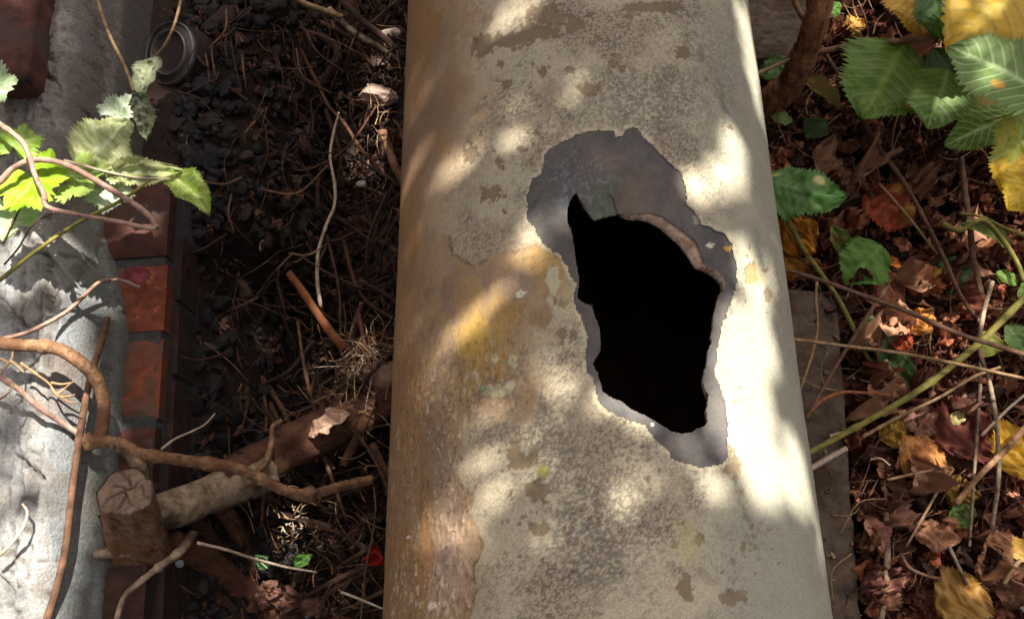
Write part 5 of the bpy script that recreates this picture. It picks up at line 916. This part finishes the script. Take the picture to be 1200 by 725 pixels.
# ------------------------------------------------------------------ the tree overhead whose gaps let the sun through
def ell(cx, cy, rx, ry, an=0, n=14):
    a = math.radians(an); return [(cx + rx * math.cos(t) * math.cos(a) - ry * math.sin(t) * math.sin(a), cy + rx * math.cos(t) * math.sin(a) + ry * math.sin(t) * math.cos(a)) for t in np.linspace(0, 6.283, n, endpoint=False)]
GAPS = [  # outline in the photograph, surface it falls on, openness
 ([(842,372),(862,356),(882,372),(890,430),(904,500),(914,560),(912,594),(896,594),(872,562),(856,520),(853,470),(838,436)], 'pipe', 1),
 (ell(932,555,10,46,-8), 'pipe', 1), (ell(860,182,12,30,-8), 'pipe', 1), (ell(836,214,32,17,-20), 'pipe', 1), (ell(866,235,12,22,0), 'pipe', .8),
 ([(858,270),(868,268),(885,318),(898,370),(912,440),(904,440),(884,370)], 'pipe', 1), ([(864,10),(876,14),(886,80),(890,112),(882,112),(872,60)], 'pipe', 1), ([(888,126),(894,128),(897,150),(892,150)], 'pipe', .7),
 ([(640,262),(600,290),(560,330),(520,372),(490,390),(520,396),(570,356),(612,315),(636,300)], 'pipe', .55), ([(600,125),(560,150),(520,185),(505,215),(540,205),(590,160)], 'pipe', .5),
 (ell(592,548,42,30,-30), 'pipe', .9), (ell(556,590,18,56,10), 'pipe', .6), (ell(510,650,16,60,5), 'pipe', .5), (ell(640,500,40,14,-50), 'pipe', .5), (ell(575,470,50,12,-45), 'pipe', .35), (ell(640,130,12,60,50), 'pipe', .3), (ell(735,478,32,10,28), 'pipe', .8), (ell(812,530,34,14,0), 'pipe', .75), (ell(842,455,9,55,0), 'pipe', .9), (ell(738,480,36,9,28), 'pipe', .96), (ell(680,440,46,34,20), 'pipe', .45), (ell(636,268,34,18,-30), 'pipe', .65), (ell(606,15,12,44,35), 'pipe', .7), (ell(780,300,100,80,0), 'pipe', 0), (ell(700,600,80,60,0), 'pipe', .08), (ell(838,566,12,24,0), 'pipe', .6), (ell(530,420,14,70,38), 'pipe', .4), (ell(960,640,5,60,-8), 'pipe', .25), (ell(900,300,10,60,0), 'pipe', .2),
 # cement ledge
 ([(0,282),(30,275),(58,290),(60,312),(30,340),(15,350),(0,330)], -.05, 1), ([(60,262),(78,262),(86,300),(70,310)], -.05, 1), ([(48,388),(90,340),(96,400),(88,425),(55,405)], -.05, 1), ([(72,395),(94,400),(92,470),(84,600),(72,650),(60,725),(30,780),(40,640),(56,560),(60,480),(50,420)], -.05, 1), ([(28,430),(50,430),(56,480),(50,540),(30,560),(36,480)], -.05, .9), ([(0,620),(20,600),(30,660),(0,760),(-30,700)], -.05, .9), (ell(5,450,20,25), -.05, .4), ([(20,430),(50,455),(45,480),(20,470)], -.05, .5), (ell(3,560,12,40), -.05, .5), (ell(60,40,20,30), -.05, .12), (ell(30,25,10,14), -.05, .2),
 # leaves of the vine
 (ell(130,220,22,14,10), .04, .9), (ell(50,222,46,26,10), .05, .85), (ell(15,258,20,18), .02, 1), (ell(142,140,16,14), .02, 1), (ell(146,202,20,6,8), .045, .6), (ell(200,206,14,6,8), .045, .8), (ell(120,190,26,12), .03, .3), (ell(232,236,14,8,50), .03, .8), (ell(4,105,16,12,-30), .05, .9), (ell(10,150,22,10,35), .08, .8), (ell(45,210,10,26,-10), .07, .8), (ell(110,170,20,22,0), .03, .12), (ell(170,92,10,16), .0, .35), (ell(168,150,6,12), .0, .6), (ell(128,60,5,30,-25), .01, .4), (ell(207,20,5,24,15), .03, .5), (ell(95,425,30,12,30), -.02, .7), (ell(60,480,30,6,35), -.03, .6),
 # between wall and pipe
 (ell(438,125,22,26,20), -.31, .85), (ell(462,66,10,6), -.31, .8), (ell(455,38,8,6), -.31, .8), (ell(456,170,5,14), -.32, .8), (ell(448,20,10,16), -.31, .4), (ell(440,485,14,6,-20), -.30, .9), (ell(385,502,20,6,-30), -.24, .8), (ell(450,425,10,10), -.3, .8), (ell(422,425,14,22), -.31, .4), (ell(376,533,10,8), -.31, .9), (ell(362,550,5,5), -.31, .9), (ell(335,612,16,8,-30), -.30, .9), (ell(348,592,6,12), -.3, .8), (ell(310,664,12,8), -.29, .8), (ell(356,660,10,8), -.27, .8), (ell(320,692,18,6,30), -.30, .6), (ell(425,556,9,4), -.25, .7), (ell(372,360,4,24), -.31, .5), (ell(438,612,4,8), -.3, .5),
 # litter on the right
 (ell(1003,18,20,18), -.26, .9), (ell(1080,58,10,20), -.26, .7), (ell(1086,90,8,18,20), -.26, .85), (ell(992,66,7,12), -.25, .7), (ell(1042,398,22,14), -.25, .9), (ell(1080,378,12,14,20), -.25, .9), (ell(1022,388,10,18), -.25, .5), (ell(1130,478,14,16), -.22, .8), (ell(1115,440,14,16), -.24, .5), (ell(1056,488,5,6), -.24, .9), (ell(1170,420,6,50), -.2, .45), (ell(1198,300,8,10), -.2, .9), (ell(1190,500,16,10), -.2, .5), (ell(1105,540,10,12), -.23, .5), (ell(1196,655,8,14), -.23, .7), (ell(1148,685,8,8), -.23, .5), (ell(1000,440,5,8), -.24, .8), (ell(1085,620,14,5), -.23, .35), (ell(960,20,6,16,0), -.12, .4), (ell(970,235,14,5,20), -.17, .35), (ell(920,72,6,6), -.2, .3), (ell(1160,380,30,10), -.2, .3), (ell(1060,15,14,16), -.26, .4), (ell(985,108,5,5), -.24, .5), (ell(1140,560,10,10), -.24, .4), (ell(1175,345,14,10), -.23, .4),
]
gf = random.Random(9)
GAPS += [(ell(gf.uniform(1018, 1200), gf.uniform(0, 725), gf.uniform(2.5, 8), gf.uniform(3, 10), gf.uniform(0, 180)), -.25, .95) for _ in range(85)]
GAPS += [(ell(gf.uniform(300, 455), gf.uniform(380, 700), gf.uniform(2, 5), gf.uniform(2, 7), gf.uniform(0, 180)), -.31, .9) for _ in range(34)] + [(ell(gf.uniform(400, 465), gf.uniform(0, 230), gf.uniform(2, 6), gf.uniform(2, 8), gf.uniform(0, 180)), -.31, .9) for _ in range(16)]
GAPS += [(ell(1150, 60, 40, 30, 20), -.04, .12), (ell(1180, 200, 12, 30), -.08, .12)]
cell = .004; n_c = 700; org = -1.4; OPEN = np.zeros((n_c, n_c))
kx, ky = SUN[0] / SUN[2], SUN[1] / SUN[2]
for poly, surf, op in GAPS:
    if op <= 0: continue
    if surf == 'pipe' and op < .95: op = op * .42
    op = max(0.0, 1 + math.log(min(op, .999)) / 7.8)           # thinning the boughs: several leaves deep
    xs = [p[0] for p in poly]; ysx = [p[1] for p in poly]; qx, qy = np.meshgrid(np.arange(min(xs), max(xs), 1.5), np.arange(min(ysx), max(ysx), 1.5)); m = inpoly(qx, qy, poly)
    P = on_pipe(qx[m], qy[m]) if surf == 'pipe' else at(qx[m], qy[m], surf)
    a = ((P[:, 0] - P[:, 2] * kx - org) / cell).astype(int); b = ((P[:, 1] - P[:, 2] * ky - org) / cell).astype(int); np.maximum.at(OPEN, (a, b), op)
tree = thing('overhanging_tree', 'tree standing outside the frame whose leafy boughs shade the pipe', 'tree', (2.3, 2.6, -.2))
g = np.random.RandomState(31); N = 120000
qx = g.uniform(-.95, .95, N); qy = g.uniform(-.42, 1.35, N); z = 2.4 + g.uniform(-.15, .2, N); sz = g.uniform(.007, .0135, N)
keep = np.ones(N, bool); dice = g.rand(N)
for ox, oy in ((0, 0), (1, 0), (-1, 0), (0, 1), (0, -1)):
    a = ((qx + ox * sz * .75 - org) / cell).astype(int); b = ((qy + oy * sz * .75 - org) / cell).astype(int); keep &= ~(OPEN[a, b] > dice * .999 + .0005)
qx, qy, z, sz = qx[keep], qy[keep], z[keep], sz[keep]; n = len(qx); a = g.uniform(0, 6.28, n); t1, t2 = g.uniform(-.35, .35, n), g.uniform(-.35, .35, n)
c0 = np.stack([qx + z * kx, qy + z * ky, z], -1); ux = np.stack([np.cos(a), np.sin(a), t1], -1); uy = np.stack([-np.sin(a), np.cos(a), t2], -1)
V = np.stack([c0 - ux * sz[:, None] * 1.35, c0 - uy * sz[:, None] * .8, c0 + ux * sz[:, None] * 1.35, c0 + uy * sz[:, None] * .8], 1).reshape(-1, 3)
kc = np.stack([G(150,150,60), G(170,150,60), G(120,140,60)])[g.randint(0, 3, n)]
o = link('foliage', mesh('foliage', V, np.arange(4 * n).reshape(-1, 4), M['tree_leaf'], np.repeat(kc, 4, 0)), tree); tag(o, kind='stuff')
for nm, pl, r0, r1 in (('trunk', [(2.3,2.6,-.35),(2.25,2.6,.6),(2.2,2.55,1.5),(2.1,2.5,3.6)], .12, .07), ('bough', [(2.2,2.55,2.3),(1.8,2.3,2.95),(1.2,1.8,3.05),(.5,1.3,3.05),(0,1.0,3.0)], .05, .008), ('bough', [(1.8,2.3,2.95),(1.5,1.6,3.0),(1.1,1.0,3.0),(.7,.8,2.98)], .03, .006), ('bough', [(1.5,2.05,3.0),(.8,2.2,3.03),(.3,2.1,3.02),(0,1.8,2.98)], .028, .006)):
    P = crv(pl, 12); V, Fq = tube(P, np.linspace(r0, r1, len(P)), 12, .05, 3); link(nm, mesh(nm, V, Fq, M['tree_bark']), tree)
